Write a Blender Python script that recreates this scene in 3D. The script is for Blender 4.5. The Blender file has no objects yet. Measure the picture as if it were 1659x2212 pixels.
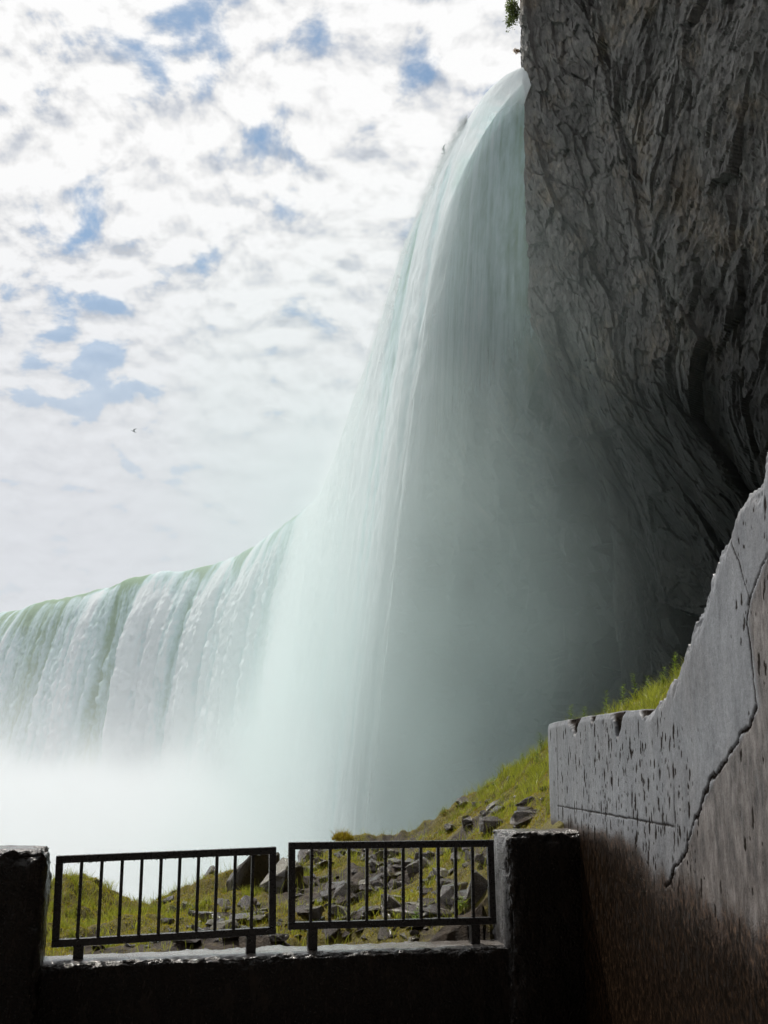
import bpy, bmesh, math, random
import numpy as np
from mathutils import Vector, Matrix

R = math.radians
rng = np.random.default_rng(7)
random.seed(7)
sc = bpy.context.scene
COL = sc.collection

# ------------------------------------------------------------------ camera
F = 2350.0                      # focal length in pixels of a 1659 x 2212 view of the photograph
CX, CY = 829.5, 1106.0
PITCH = R(12.8)
EYE = Vector((0, 0, 1.65))
cam = bpy.data.cameras.new('camera')
cam.sensor_fit = 'VERTICAL'
cam.sensor_height = 24.0
cam.sensor_width = 18.0
cam.lens = 24.0 * F / 2212.0
cam.clip_start = 0.05
cam.clip_end = 6000
camo = bpy.data.objects.new('camera', cam)
COL.objects.link(camo)
camo.location = EYE
camo.rotation_euler = (math.pi / 2 + PITCH, 0, 0)
sc.camera = camo

# ------------------------------------------------------------------ sun, sky, exposure
SUN_EL, SUN_AZ = R(60), R(-32)          # azimuth measured from +Y towards +X
sdir = Vector((math.sin(SUN_AZ) * math.cos(SUN_EL), math.cos(SUN_AZ) * math.cos(SUN_EL), math.sin(SUN_EL)))
sun = bpy.data.lights.new('sun', 'SUN')
sun.energy = 4.0
sun.angle = R(0.8)
sun.color = (1.0, 0.95, 0.87)
suno = bpy.data.objects.new('sun', sun)
COL.objects.link(suno)
suno.rotation_euler = (-sdir).to_track_quat('-Z', 'Y').to_euler()
suno.location = (0, 0, 80)

vs = sc.view_settings
vs.view_transform = 'Standard'
vs.look = 'None'
vs.exposure = 0.0
vs.gamma = 1.0
vs.use_curve_mapping = False
sc.cycles.use_denoising = True
sc.cycles.use_adaptive_sampling = True
sc.cycles.adaptive_threshold = 0.04
sc.cycles.max_bounces = 6
sc.cycles.diffuse_bounces = 2
sc.cycles.glossy_bounces = 2
sc.cycles.transmission_bounces = 4
sc.cycles.transparent_max_bounces = 8
sc.cycles.volume_bounces = 3
sc.cycles.volume_max_steps = 256
sc.cycles.sample_clamp_indirect = 6.0
sc.cycles.caustics_reflective = False
sc.cycles.caustics_refractive = False


class NT:
    """small helper for writing node trees"""
    def __init__(self, tree):
        self.t = tree
        tree.nodes.clear()

    def n(self, typ, ins=None, **props):
        nd = self.t.nodes.new(typ)
        for k, v in props.items():
            setattr(nd, k, v)
        for k, v in (ins or {}).items():
            self.put(nd, k, v)
        return nd

    def put(self, nd, k, v):
        s = nd.inputs[k]
        if isinstance(v, bpy.types.NodeSocket):
            self.t.links.new(v, s)
        elif isinstance(v, bpy.types.Node):
            self.t.links.new(v.outputs[0], s)
        else:
            if s.type == 'RGBA' and len(v) == 3:
                v = (*v, 1)
            s.default_value = v

    def m(self, op, a, b=None, c=None, clamp=False):
        nd = self.t.nodes.new('ShaderNodeMath')
        nd.operation = op
        nd.use_clamp = clamp
        for i, v in enumerate((a, b, c)):
            if v is not None:
                self.put(nd, i, v)
        return nd.outputs[0]

    def v(self, op, a, b=None, scale=None):
        nd = self.t.nodes.new('ShaderNodeVectorMath')
        nd.operation = op
        self.put(nd, 0, a)
        if b is not None:
            self.put(nd, 1, b)
        if scale is not None:
            self.put(nd, 'Scale', scale)
        return nd.outputs['Value'] if op in ('LENGTH', 'DISTANCE', 'DOT_PRODUCT') else nd.outputs[0]

    def mix(self, f, a, b, blend='MIX'):
        nd = self.t.nodes.new('ShaderNodeMix')
        nd.data_type = 'RGBA'
        nd.blend_type = blend
        self.put(nd, 0, f)
        self.put(nd, 6, a)
        self.put(nd, 7, b)
        return nd.outputs[2]

    def ss(self, x, lo, hi, a=0.0, b=1.0, kind='SMOOTHSTEP'):
        nd = self.t.nodes.new('ShaderNodeMapRange')
        nd.interpolation_type = kind
        self.put(nd, 0, x)
        self.put(nd, 1, lo)
        self.put(nd, 2, hi)
        self.put(nd, 3, a)
        self.put(nd, 4, b)
        return nd.outputs[0]

    def noise(self, vec, scale, detail=4, rough=0.55, dist=0.0, dims='3D', out=0):
        nd = self.t.nodes.new('ShaderNodeTexNoise')
        nd.noise_dimensions = dims
        self.put(nd, 'Vector', vec)
        self.put(nd, 'Scale', scale)
        self.put(nd, 'Detail', detail)
        self.put(nd, 'Roughness', rough)
        self.put(nd, 'Distortion', dist)
        return nd.outputs[out]

    def ramp(self, f, stops):
        nd = self.t.nodes.new('ShaderNodeValToRGB')
        e = nd.color_ramp.elements
        while len(e) < len(stops):
            e.new(0.5)
        for i, (p, c) in enumerate(stops):
            e[i].position = p
            e[i].color = (*c, 1) if len(c) == 3 else c
        self.put(nd, 0, f)
        return nd.outputs[0]


def px_dir(px, py):
    """direction of the photograph's pixel (1659 x 2212 view) in the world"""
    X = (px - CX) / F
    Y = (CY - py) / F
    return Vector((X, math.cos(PITCH) - Y * math.sin(PITCH), math.sin(PITCH) + Y * math.cos(PITCH)))


def at(px, py, d):
    v = px_dir(px, py)
    return EYE + v * (d / v.y)


def at_z(px, py, z):
    v = px_dir(px, py)
    return EYE + v * ((z - EYE.z) / v.z)


# ---- the sky: clear blue Nishita sky behind a broken layer of small white clouds
world = bpy.data.worlds.new('World')
sc.world = world
world.use_nodes = True
W = NT(world.node_tree)
out = W.n('ShaderNodeOutputWorld')
tc = W.n('ShaderNodeTexCoord')
dvec = W.v('NORMALIZE', tc.outputs['Generated'])
sky = W.n('ShaderNodeTexSky', sky_type='NISHITA', sun_disc=False)
sky.sun_elevation = SUN_EL
sky.sun_rotation = SUN_AZ
sky.altitude = 100
sky.air_density = 1.0
sky.dust_density = 0.6
sky.ozone_density = 1.6
sep = W.n('ShaderNodeSeparateXYZ', {0: dvec})
zz = W.m('MAXIMUM', sep.outputs[2], 0.0)
den = W.m('ADD', zz, 0.42)
px_ = W.m('DIVIDE', sep.outputs[0], den)
py_ = W.m('DIVIDE', sep.outputs[1], den)
pl = W.n('ShaderNodeCombineXYZ', {0: px_, 1: py_, 2: 0.0})
big = W.noise(pl, 3.1, 1, 0.5, dims='2D')
wv = W.v('SCALE', W.v('SUBTRACT', W.noise(pl, 5.0, 1, 0.5, dims='2D', out=1), (0.5, 0.5, 0.5)), scale=0.05)
plw = W.v('ADD', pl, wv)
def puffs(vec, det):
    vo = W.n('ShaderNodeTexVoronoi', {'Vector': vec, 'Scale': 21.0, 'Smoothness': 0.9}, voronoi_dimensions='2D', feature='SMOOTH_F1')
    nz_ = W.noise(vec, 17.0, det, 0.58, dims='2D')
    return W.m('ADD', W.m('MULTIPLY', W.m('SUBTRACT', 1.0, vo.outputs[0]), 0.36), W.m('MULTIPLY', nz_, 0.74))


puff = puffs(plw, 5)
puff2 = puffs(W.v('ADD', plw, (-0.003, 0.014, 0.0)), 4)
cov = W.m('ADD', W.m('MULTIPLY', big, 0.30), W.m('MULTIPLY', puff, 1.0))
# the blue openings of the photograph's cloud layer
for gx, gy, rad, amt in ((450, 38, .075, .20), (690, 112, .045, .20), (868, 162, .035, .20), (585, 365, .055, .17), (40, 740, .085, .09), (225, 805, .07, .17),
                         (400, 620, .07, .13), (130, 440, .05, .09), (90, 640, .07, .10), (330, 90, .06, .08), (720, 850, .06, .06)):
    g = px_dir(gx, gy).normalized()
    dist = W.v('DISTANCE', dvec, tuple(g))
    cov = W.m('SUBTRACT', cov, W.ss(dist, 0.0, rad * 1.4, amt * 1.2, 0.0))
cmask = W.ss(cov, 0.39, 0.61, 0.10, 1.0)
lowhaze = W.ss(sep.outputs[2], 0.54, 0.16)
cmask = W.m('MAXIMUM', cmask, W.m('MULTIPLY', lowhaze, 0.93))
relief = W.m('MULTIPLY', W.m('SUBTRACT', puff, puff2), 1.25)
relief = W.m('MULTIPLY', relief, W.ss(sep.outputs[2], 0.20, 0.45, 0.25, 1.0))
lum = W.m('ADD', W.ss(cov, 0.46, 0.78, 0.76, 0.90), relief)
sund = W.v('DOT_PRODUCT', dvec, tuple(sdir))
lum = W.m('ADD', lum, W.ss(sund, 0.6, 0.97, 0.0, 0.08))
lum = W.m('MINIMUM', W.m('MAXIMUM', lum, 0.60), 0.99)
ccol = W.mix(W.ss(lum, 0.62, 0.90), (0.86, 0.91, 1.0), (1.0, 1.0, 1.0))
hz = W.mix(lowhaze, ccol, (0.92, 0.95, 1.0))
lum = W.m('ADD', W.m('MULTIPLY', lum, W.m('SUBTRACT', 1.0, W.m('MULTIPLY', lowhaze, 0.75))), W.m('MULTIPLY', lowhaze, 0.55))
bg_sky = W.n('ShaderNodeBackground', {0: W.mix(1.0, sky.outputs[0], (0.86, 1.0, 0.98), 'MULTIPLY'), 1: 0.11})
bg_cl = W.n('ShaderNodeBackground', {0: hz, 1: lum})
mx = W.n('ShaderNodeMixShader', {0: cmask, 1: bg_sky, 2: bg_cl})
W.put(out, 'Surface', mx)

# ------------------------------------------------------------------ numpy noise
def _hash(ix, iy, iz, seed):
    h = (ix.astype(np.int64) * 374761393 + iy.astype(np.int64) * 668265263 + iz.astype(np.int64) * 1440662683 + seed * 974634777) & 0xffffffff
    h = ((h ^ (h >> 13)) * 1274126177) & 0xffffffff
    h = ((h ^ (h >> 16)) * 2246822519) & 0xffffffff
    return (h ^ (h >> 15)).astype(np.float64) / 4294967295.0


def vnoise(x, y, z, seed=0):
    x, y, z = np.broadcast_arrays(np.asarray(x, float), np.asarray(y, float), np.asarray(z, float))
    ix, iy, iz = np.floor(x), np.floor(y), np.floor(z)
    fx, fy, fz = x - ix, y - iy, z - iz
    ux, uy, uz = [t * t * t * (t * (t * 6 - 15) + 10) for t in (fx, fy, fz)]
    r = 0
    for a in (0, 1):
        for b in (0, 1):
            for c in (0, 1):
                w = (ux if a else 1 - ux) * (uy if b else 1 - uy) * (uz if c else 1 - uz)
                r = r + w * _hash(ix + a, iy + b, iz + c, seed)
    return r * 2 - 1


def fbm(x, y, z, octv=4, seed=0, gain=0.5, lac=2.03):
    a, s, tot = 1.0, 0, 0
    for i in range(octv):
        s = s + a * vnoise(x, y, z, seed + i * 17)
        tot += a
        a *= gain
        x, y, z = x * lac + 3.1, y * lac + 1.7, z * lac + 5.3
    return s / tot


def facets(x, y, seed=0, tilt=0.8):
    """fractured-rock relief: every cell is a plate with its own level and tilt"""
    ix, iy = np.floor(x), np.floor(y)
    best = np.full(x.shape, 1e9)
    h = np.zeros(x.shape)
    z0 = np.zeros(x.shape)
    for a in (-1, 0, 1):
        for b in (-1, 0, 1):
            cx, cy = ix + a, iy + b
            jx = cx + _hash(cx, cy, z0, seed)
            jy = cy + _hash(cx, cy, z0, seed + 1)
            dx, dy = x - jx, y - jy
            d = dx * dx + dy * dy
            k = d < best
            lv = _hash(cx, cy, z0, seed + 2) * 2 - 1 + tilt * ((_hash(cx, cy, z0, seed + 3) * 2 - 1) * dx + (_hash(cx, cy, z0, seed + 4) * 2 - 1) * dy) * 2
            h = np.where(k, lv, h)
            best = np.where(k, d, best)
    return h


def sstep(x, lo, hi):
    t = np.clip((x - lo) / (hi - lo), 0, 1)
    return t * t * (3 - 2 * t)


# ------------------------------------------------------------------ mesh helpers
def link(name, me, mat=None, parent=None):
    o = bpy.data.objects.new(name, me)
    COL.objects.link(o)
    if mat is not None and me is not None and len(me.materials) == 0:
        me.materials.append(mat)
    if parent is not None:
        o.parent = parent
    return o


def mesh_np(name, verts, faces, smooth=True, attrs=None):
    me = bpy.data.meshes.new(name)
    verts = np.asarray(verts, np.float32)
    faces = np.asarray(faces, np.int32)
    nv, (nf, k) = len(verts), faces.shape
    me.vertices.add(nv)
    me.vertices.foreach_set('co', verts.ravel())
    me.loops.add(nf * k)
    me.loops.foreach_set('vertex_index', faces.ravel())
    me.polygons.add(nf)
    me.polygons.foreach_set('loop_start', np.arange(0, nf * k, k, dtype=np.int32))
    me.polygons.foreach_set('loop_total', np.full(nf, k, np.int32))
    me.polygons.foreach_set('use_smooth', np.full(nf, smooth, bool))
    for an, av in (attrs or {}).items():
        av = np.asarray(av, np.float32)
        if av.ndim == 1:
            a = me.attributes.new(an, 'FLOAT', 'POINT')
            a.data.foreach_set('value', av)
        else:
            a = me.attributes.new(an, 'FLOAT_COLOR', 'POINT')
            a.data.foreach_set('color', np.concatenate([av, np.ones((len(av), 1), np.float32)], 1).ravel())
    me.update(calc_edges=True)
    me.validate()
    return me


def grid_faces(nu, nv, flip=False):
    i = np.arange(nu - 1)[:, None] * nv + np.arange(nv - 1)[None, :]
    i = i.ravel()
    f = np.stack([i, i + nv, i + nv + 1, i + 1], 1)
    return f[:, ::-1] if flip else f


def empty(name, loc=(0, 0, 0)):
    o = bpy.data.objects.new(name, None)
    COL.objects.link(o)
    o.location = loc
    o.empty_display_size = 0.1
    return o


def tag(o, label=None, cat=None, group=None, kind=None):
    if label:
        o['label'] = label
    if cat:
        o['category'] = cat
    if group:
        o['group'] = group
    if kind:
        o['kind'] = kind
    return o


def box_bm(bm, c, size, rot=None, bevel=0.0):
    """add a box centred at c to a bmesh"""
    g = bmesh.ops.create_cube(bm, size=1.0)
    M = Matrix.Translation(c) @ (rot.to_4x4() if rot is not None else Matrix()) @ Matrix.Diagonal((*size, 1))
    bmesh.ops.transform(bm, matrix=M, verts=g['verts'])
    if bevel:
        es = list({e for v in g['verts'] for e in v.link_edges})
        bmesh.ops.bevel(bm, geom=es, offset=bevel, segments=2, affect='EDGES', profile=0.6)


def bm_obj(name, bm, mat, parent=None, smooth=False):
    me = bpy.data.meshes.new(name)
    bm.to_mesh(me)
    bm.free()
    if smooth:
        me.polygons.foreach_set('use_smooth', [True] * len(me.polygons))
    return link(name, me, mat, parent)


def rough_box(name, size, cells, rad, amp, nscale, mat, parent=None, seed=0, edge_amp=0.0):
    """a cast block standing on the local z = 0 plane, worn round at its edges"""
    sx, sy, sz = size
    V, Fc, off = [], [], 0
    h = np.array([sx / 2, sy / 2, sz / 2])
    for ax in range(3):
        for sgn in (-1, 1):
            a, b = [(1, 2), (2, 0), (0, 1)][ax]
            na = max(2, int(size[a] / cells) + 1)
            nb = max(2, int(size[b] / cells) + 1)
            ga, gb = np.meshgrid(np.linspace(-h[a], h[a], na), np.linspace(-h[b], h[b], nb), indexing='ij')
            P = np.zeros((na * nb, 3))
            P[:, ax] = sgn * h[ax]
            P[:, a] = ga.ravel()
            P[:, b] = gb.ravel()
            V.append(P)
            Fc.append(grid_faces(na, nb, flip=(sgn < 0)) + off)
            off += na * nb
    P = np.concatenate(V)
    key, inv = np.unique(np.round(P, 5), axis=0, return_inverse=True)
    inv = inv.ravel()
    faces = inv[np.concatenate(Fc)]
    P = key
    q = np.clip(P, -h + rad, h - rad)
    dlt = P - q
    L = np.linalg.norm(dlt, axis=1, keepdims=True)
    nrm = dlt / np.maximum(L, 1e-6)
    near = (np.abs(dlt) > 1e-6).sum(1)
    P2 = q + nrm * rad
    n1 = fbm(P[:, 0] * nscale, P[:, 1] * nscale, P[:, 2] * nscale, 5, seed, 0.55)
    n2 = fbm(P[:, 0] * nscale * 3, P[:, 1] * nscale * 3, P[:, 2] * nscale * 3, 3, seed + 50, 0.6)
    e = np.minimum(1, np.sort(np.abs(h - np.abs(P)), axis=1)[:, 1] / 0.09)
    P2 = P2 + nrm * (amp * n1 + edge_amp * (1 - e) * (n2 - 0.35) * 2)[:, None]
    P2[:, 2] += h[2]
    return link(name, mesh_np(name, P2, faces), mat, parent)


# ------------------------------------------------------------------ materials
def new_mat(name):
    m = bpy.data.materials.new(name)
    m.use_nodes = True
    return m, NT(m.node_tree)


def rock_mat(name, c1, c2, c3, scale=1.0, rough=0.75, spec=0.3, bump=0.4, stretch=(1, 1, 1), moss=None, coat=0.0):
    m, T = new_mat(name)
    o = T.n('ShaderNodeOutputMaterial')
    tcn = T.n('ShaderNodeTexCoord')
    info = T.n('ShaderNodeObjectInfo')
    co = T.v('MULTIPLY', T.v('ADD', tcn.outputs['Object'], T.v('SCALE', info.outputs['Location'], scale=0.37)), stretch)
    n1 = T.noise(co, 1.3 * scale, 6, 0.6)
    n2 = T.noise(co, 7.0 * scale, 8, 0.65, 0.6)
    n3 = T.noise(co, 30.0 * scale, 6, 0.7)
    f = T.m('ADD', T.m('MULTIPLY', n1, 0.45), T.m('ADD', T.m('MULTIPLY', n2, 0.4), T.m('MULTIPLY', n3, 0.15)))
    col = T.ramp(f, [(0.30, c1), (0.50, c2), (0.70, c3)])
    if moss:
        geo = T.n('ShaderNodeNewGeometry')
        up = T.n('ShaderNodeSeparateXYZ', {0: geo.outputs['Normal']}).outputs[2]
        mm = T.ss(T.m('ADD', up, T.m('MULTIPLY', n2, 1.4)), 1.15, 1.5)
        col = T.mix(mm, col, moss)
    b1 = T.n('ShaderNodeBump', {'Strength': bump, 'Distance': 0.08 / scale, 'Height': T.m('ADD', n2, T.m('MULTIPLY', n3, 0.5))})
    p = T.n('ShaderNodeBsdfPrincipled', {'Base Color': col, 'Roughness': T.ss(n2, 0.3, 0.7, rough - 0.12, min(1, rough + 0.12)), 'Specular IOR Level': spec, 'Normal': b1})
    if coat:
        T.put(p, 'Coat Weight', coat)
        T.put(p, 'Coat Roughness', 0.09)
        T.put(p, 'Coat Normal', b1.outputs[0])
    T.put(o, 'Surface', p)
    return m


def concrete_mat(name):
    """wet cast concrete: pale grey above, brown-black algae below an uneven tide line"""
    m, T = new_mat(name)
    o = T.n('ShaderNodeOutputMaterial')
    geo = T.n('ShaderNodeNewGeometry')
    pos = geo.outputs['Position']
    z = T.n('ShaderNodeSeparateXYZ', {0: pos}).outputs[2]
    y = T.n('ShaderNodeSeparateXYZ', {0: pos}).outputs[1]
    st = T.v('MULTIPLY', pos, (1, 1, 0.22))
    n_str = T.noise(st, 9.0, 6, 0.6)
    n_big = T.noise(pos, 1.9, 4, 0.55)
    n_fine = T.noise(pos, 38.0, 6, 0.7)
    n_mid = T.noise(T.v('MULTIPLY', pos, (1, 1, 0.65)), 40.0, 7, 0.76)
    n_spk = T.noise(pos, 170.0, 2, 0.6)
    grey = T.ramp(T.m('ADD', T.m('MULTIPLY', n_str, 0.4), T.m('ADD', T.m('MULTIPLY', n_fine, 0.3), T.m('MULTIPLY', n_spk, 0.3))), [(0.34, (0.10, 0.104, 0.114)), (0.5, (0.205, 0.213, 0.230)), (0.66, (0.33, 0.342, 0.364))])
    warm = T.ss(T.m('ADD', T.m('MULTIPLY', n_big, 0.9), T.m('MULTIPLY', n_str, 0.5)), 0.62, 0.85)
    # brown side of the wall, nearer than the diagonal crack
    near = T.n('ShaderNodeAttribute', attribute_name='side').outputs['Fac']
    n_blot = T.noise(T.v('MULTIPLY', pos, (1, 1, 0.3)), 17.0, 7, 0.7)
    brown = T.ramp(T.m('ADD', T.m('MULTIPLY', n_blot, 0.75), T.m('MULTIPLY', n_spk, 0.25)), [(0.38, (0.030, 0.022, 0.018)), (0.50, (0.120, 0.100, 0.088)), (0.64, (0.26, 0.232, 0.215))])
    col = T.mix(T.m('MULTIPLY', T.m('MAXIMUM', T.m('MULTIPLY', warm, 0.25), near), 0.85), grey, brown)
    # algae
    lvl = T.m('ADD', T.m('ADD', z, T.m('MULTIPLY', T.m('SUBTRACT', n_str, 0.5), 0.22)), T.m('ADD', T.m('MULTIPLY', T.m('SUBTRACT', n_big, 0.5), 0.30), T.m('MULTIPLY', T.m('SUBTRACT', n_spk, 0.5), 0.18)))
    lvl = T.m('SUBTRACT', T.m('ADD', lvl, T.ss(y, 6.2, 4.4, 0.0, 0.14)), T.m('MULTIPLY', T.ss(y, 5.5, 6.5), T.ss(z, 1.32, 1.15, 0.0, 0.22)))
    alg = T.ss(lvl, 1.27, 1.13)
    deep = T.ss(T.m('ADD', lvl, T.m('MULTIPLY', T.m('SUBTRACT', n_mid, 0.5), 0.4)), 1.27, 0.95)
    acol = T.ramp(n_mid, [(0.34, (0.012, 0.007, 0.004)), (0.52, (0.055, 0.030, 0.016)), (0.68, (0.16, 0.092, 0.05))])
    dcol = T.ramp(n_mid, [(0.37, (0.003, 0.002, 0.001)), (0.54, (0.013, 0.0072, 0.0038)), (0.70, (0.062, 0.034, 0.016))])
    col = T.mix(T.m('MULTIPLY', alg, 0.9), col, acol)
    col = T.mix(deep, col, dcol)
    pit = T.n('ShaderNodeAttribute', attribute_name='pit').outputs['Fac']
    col = T.mix(T.m('MULTIPLY', pit, 1.15, clamp=True), col, (0.022, 0.017, 0.014))
    bmp = T.n('ShaderNodeBump', {'Strength': 0.22, 'Distance': 0.010, 'Height': T.m('ADD', n_fine, T.m('MULTIPLY', n_mid, 0.8))})
    rgh = T.ss(n_mid, 0.3, 0.7, 0.32, 0.60)
    p = T.n('ShaderNodeBsdfPrincipled', {'Base Color': col, 'Roughness': T.m('ADD', rgh, T.m('MULTIPLY', pit, 0.3)), 'Specular IOR Level': T.m('MULTIPLY', T.m('SUBTRACT', 0.26, T.m('MULTIPLY', deep, 0.2)), T.m('SUBTRACT', 1.0, T.m('MULTIPLY', pit, 0.85))), 'Normal': bmp})
    T.put(o, 'Surface', p)
    return m


def wet_dark_concrete():
    """parapet and piers: black-brown algae on wet concrete, glistening top"""
    m, T = new_mat('wet_algae_concrete')
    o = T.n('ShaderNodeOutputMaterial')
    geo = T.n('ShaderNodeNewGeometry')
    pos = geo.outputs['Position']
    nrm = T.n('ShaderNodeSeparateXYZ', {0: geo.outputs['True Normal']})
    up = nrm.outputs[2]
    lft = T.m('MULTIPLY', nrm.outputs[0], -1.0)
    n1 = T.noise(T.v('MULTIPLY', pos, (1, 1, 0.4)), 12, 6, 0.65)
    n2 = T.noise(pos, 60, 5, 0.7)
    n3 = T.noise(pos, 2.2, 3, 0.5)
    vor = T.n('ShaderNodeTexVoronoi', {'Vector': pos, 'Scale': 75.0}).outputs[0]
    col = T.ramp(T.m('ADD', T.m('MULTIPLY', n1, 0.6), T.m('MULTIPLY', n2, 0.4)), [(0.34, (0.004, 0.003, 0.002)), (0.52, (0.010, 0.007, 0.005)), (0.72, (0.032, 0.021, 0.014))])
    # upward faces take a lighter grey-brown
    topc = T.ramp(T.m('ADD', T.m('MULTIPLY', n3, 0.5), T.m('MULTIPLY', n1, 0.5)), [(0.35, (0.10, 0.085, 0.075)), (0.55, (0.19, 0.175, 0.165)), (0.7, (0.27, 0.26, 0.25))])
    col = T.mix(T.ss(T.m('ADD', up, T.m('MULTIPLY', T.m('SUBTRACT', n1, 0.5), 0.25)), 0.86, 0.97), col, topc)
    side = T.ramp(n1, [(0.3, (0.10, 0.10, 0.10)), (0.55, (0.22, 0.22, 0.225)), (0.75, (0.32, 0.32, 0.325))])  # pale grey painted on left-facing sides, as if lit from there
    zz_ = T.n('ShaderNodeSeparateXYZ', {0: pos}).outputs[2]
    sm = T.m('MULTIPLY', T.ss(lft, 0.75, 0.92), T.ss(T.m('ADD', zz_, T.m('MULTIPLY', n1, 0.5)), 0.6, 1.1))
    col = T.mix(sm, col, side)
    hgt = T.m('ADD', T.m('MULTIPLY', vor, 0.7), T.m('ADD', n2, n1))
    bmp = T.n('ShaderNodeBump', {'Strength': 0.55, 'Distance': 0.012, 'Height': hgt})
    flat = T.ss(up, 0.93, 0.99)
    T.put(bmp, 'Strength', T.m('SUBTRACT', 0.6, T.m('MULTIPLY', flat, 0.42)))
    p = T.n('ShaderNodeBsdfPrincipled', {'Base Color': col, 'Roughness': T.m('SUBTRACT', T.ss(n1, 0.3, 0.7, 0.16, 0.32), T.m('MULTIPLY', flat, 0.13)), 'Specular IOR Level': T.m('ADD', 0.22, T.m('MULTIPLY', T.ss(up, 0.3, 0.7), 0.5)), 'Normal': bmp})
    T.put(o, 'Surface', p)
    return m


def leaf_mat(name, dark, light, rough=0.4, trans=0.45, attr='tint'):
    m, T = new_mat(name)
    o = T.n('ShaderNodeOutputMaterial')
    a = T.n('ShaderNodeAttribute', attribute_name=attr).outputs['Fac']
    col = T.mix(a, dark, light)
    d = T.n('ShaderNodeBsdfPrincipled', {'Base Color': col, 'Roughness': rough, 'Specular IOR Level': 0.4})
    t = T.n('ShaderNodeBsdfTranslucent', {0: T.mix(0.5, col, light)})
    T.put(o, 'Surface', T.n('ShaderNodeMixShader', {0: trans, 1: d, 2: t}))
    return m


def cliff_mat():
    m, T = new_mat('cliff_rock')
    o = T.n('ShaderNodeOutputMaterial')
    geo = T.n('ShaderNodeNewGeometry')
    pos = geo.outputs['Position']
    stp = T.v('MULTIPLY', pos, (1, 1, 0.38))
    n1 = T.noise(stp, 0.55, 5, 0.6)
    n2 = T.noise(stp, 3.2, 7, 0.70)
    n3 = T.noise(pos, 0.28, 3, 0.5)
    n4 = T.noise(T.v('MULTIPLY', pos, (1, 1, 0.3)), 9.0, 6, 0.75)
    f = T.m('ADD', T.m('MULTIPLY', n1, 0.35), T.m('ADD', T.m('MULTIPLY', n2, 0.40), T.m('MULTIPLY', n4, 0.25)))
    grey = T.ramp(f, [(0.36, (0.016, 0.015, 0.015)), (0.46, (0.090, 0.086, 0.082)), (0.56, (0.160, 0.153, 0.145)), (0.68, (0.31, 0.295, 0.275))])
    tan = T.ramp(f, [(0.36, (0.018, 0.015, 0.013)), (0.46, (0.112, 0.094, 0.077)), (0.56, (0.20, 0.166, 0.132)), (0.68, (0.37, 0.308, 0.24))])
    col = T.mix(T.ss(T.m('ADD', n3, T.m('MULTIPLY', T.m('SUBTRACT', n2, 0.5), 0.5)), 0.47, 0.72), grey, tan)
    # dark wet shale beds under the pale limestone, blackened to paint shade into the hollow
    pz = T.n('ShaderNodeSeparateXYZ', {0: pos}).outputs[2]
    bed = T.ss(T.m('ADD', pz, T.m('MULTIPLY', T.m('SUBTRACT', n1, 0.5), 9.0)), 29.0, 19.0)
    shale_shade = T.ramp(f, [(0.36, (0.006, 0.006, 0.006)), (0.50, (0.026, 0.025, 0.024)), (0.68, (0.075, 0.070, 0.064))])
    col = T.mix(bed, col, shale_shade)
    wv = T.v('ADD', T.v('MULTIPLY', pos, (1, 1, 0.45)), T.v('SCALE', T.noise(pos, 0.9, 3, 0.6, out=1), scale=0.8))
    ve = T.n('ShaderNodeTexVoronoi', {'Vector': wv, 'Scale': 0.85}, feature='DISTANCE_TO_EDGE').outputs[0]
    crk = T.ss(ve, 0.0, T.ss(n1, 0.42, 0.62, 0.004, 0.055), 1.0, 0.0)
    col = T.mix(T.m('MULTIPLY', crk, 0.22), col, (0.012, 0.011, 0.010))
    bmp = T.n('ShaderNodeBump', {'Strength': 0.6, 'Distance': 0.20, 'Height': T.m('ADD', n2, T.m('MULTIPLY', n4, 0.6))})
    T.put(o, 'Surface', T.n('ShaderNodeBsdfPrincipled', {'Base Color': col, 'Roughness': T.ss(n2, 0.3, 0.7, 0.5, 0.8), 'Specular IOR Level': 0.35, 'Normal': bmp}))
    return m


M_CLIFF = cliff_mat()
M_ROCK = rock_mat('wet_brown_stone', (0.022, 0.013, 0.009), (0.070, 0.044, 0.031), (0.18, 0.125, 0.09), scale=3.0, rough=0.28, spec=0.6, bump=0.9, coat=1.0)
M_ROCKM = rock_mat('mossy_wet_stone', (0.016, 0.012, 0.010), (0.045, 0.034, 0.027), (0.10, 0.08, 0.06), scale=3.0, rough=0.36, spec=0.5, bump=0.4, coat=0.2, moss=(0.055, 0.045, 0.012))
M_SLAB = rock_mat('pale_wet_slab_stone', (0.05, 0.038, 0.031), (0.125, 0.097, 0.08), (0.24, 0.195, 0.165), scale=3.0, rough=0.26, spec=0.6, bump=0.85, coat=1.0)
M_CONC = concrete_mat('stained_concrete')
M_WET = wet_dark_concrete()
M_GRASS = leaf_mat('grass_blade', (0.085, 0.125, 0.015), (0.46, 0.49, 0.055))
M_MOSS = leaf_mat('moss_blade', (0.19, 0.10, 0.014), (0.52, 0.46, 0.04), rough=0.5, trans=0.4)
M_LEAF = leaf_mat('weed_leaf', (0.06, 0.11, 0.014), (0.24, 0.34, 0.045))
M_SHRUB = leaf_mat('shrub_leaf', (0.04, 0.06, 0.015), (0.15, 0.19, 0.05))
M_RUST = leaf_mat('russet_leaf', (0.10, 0.06, 0.02), (0.25, 0.15, 0.06))
M_STEM = rock_mat('plant_stem', (0.03, 0.035, 0.012), (0.06, 0.07, 0.02), (0.10, 0.10, 0.04), scale=8, rough=0.6, bump=0.1)


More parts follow.
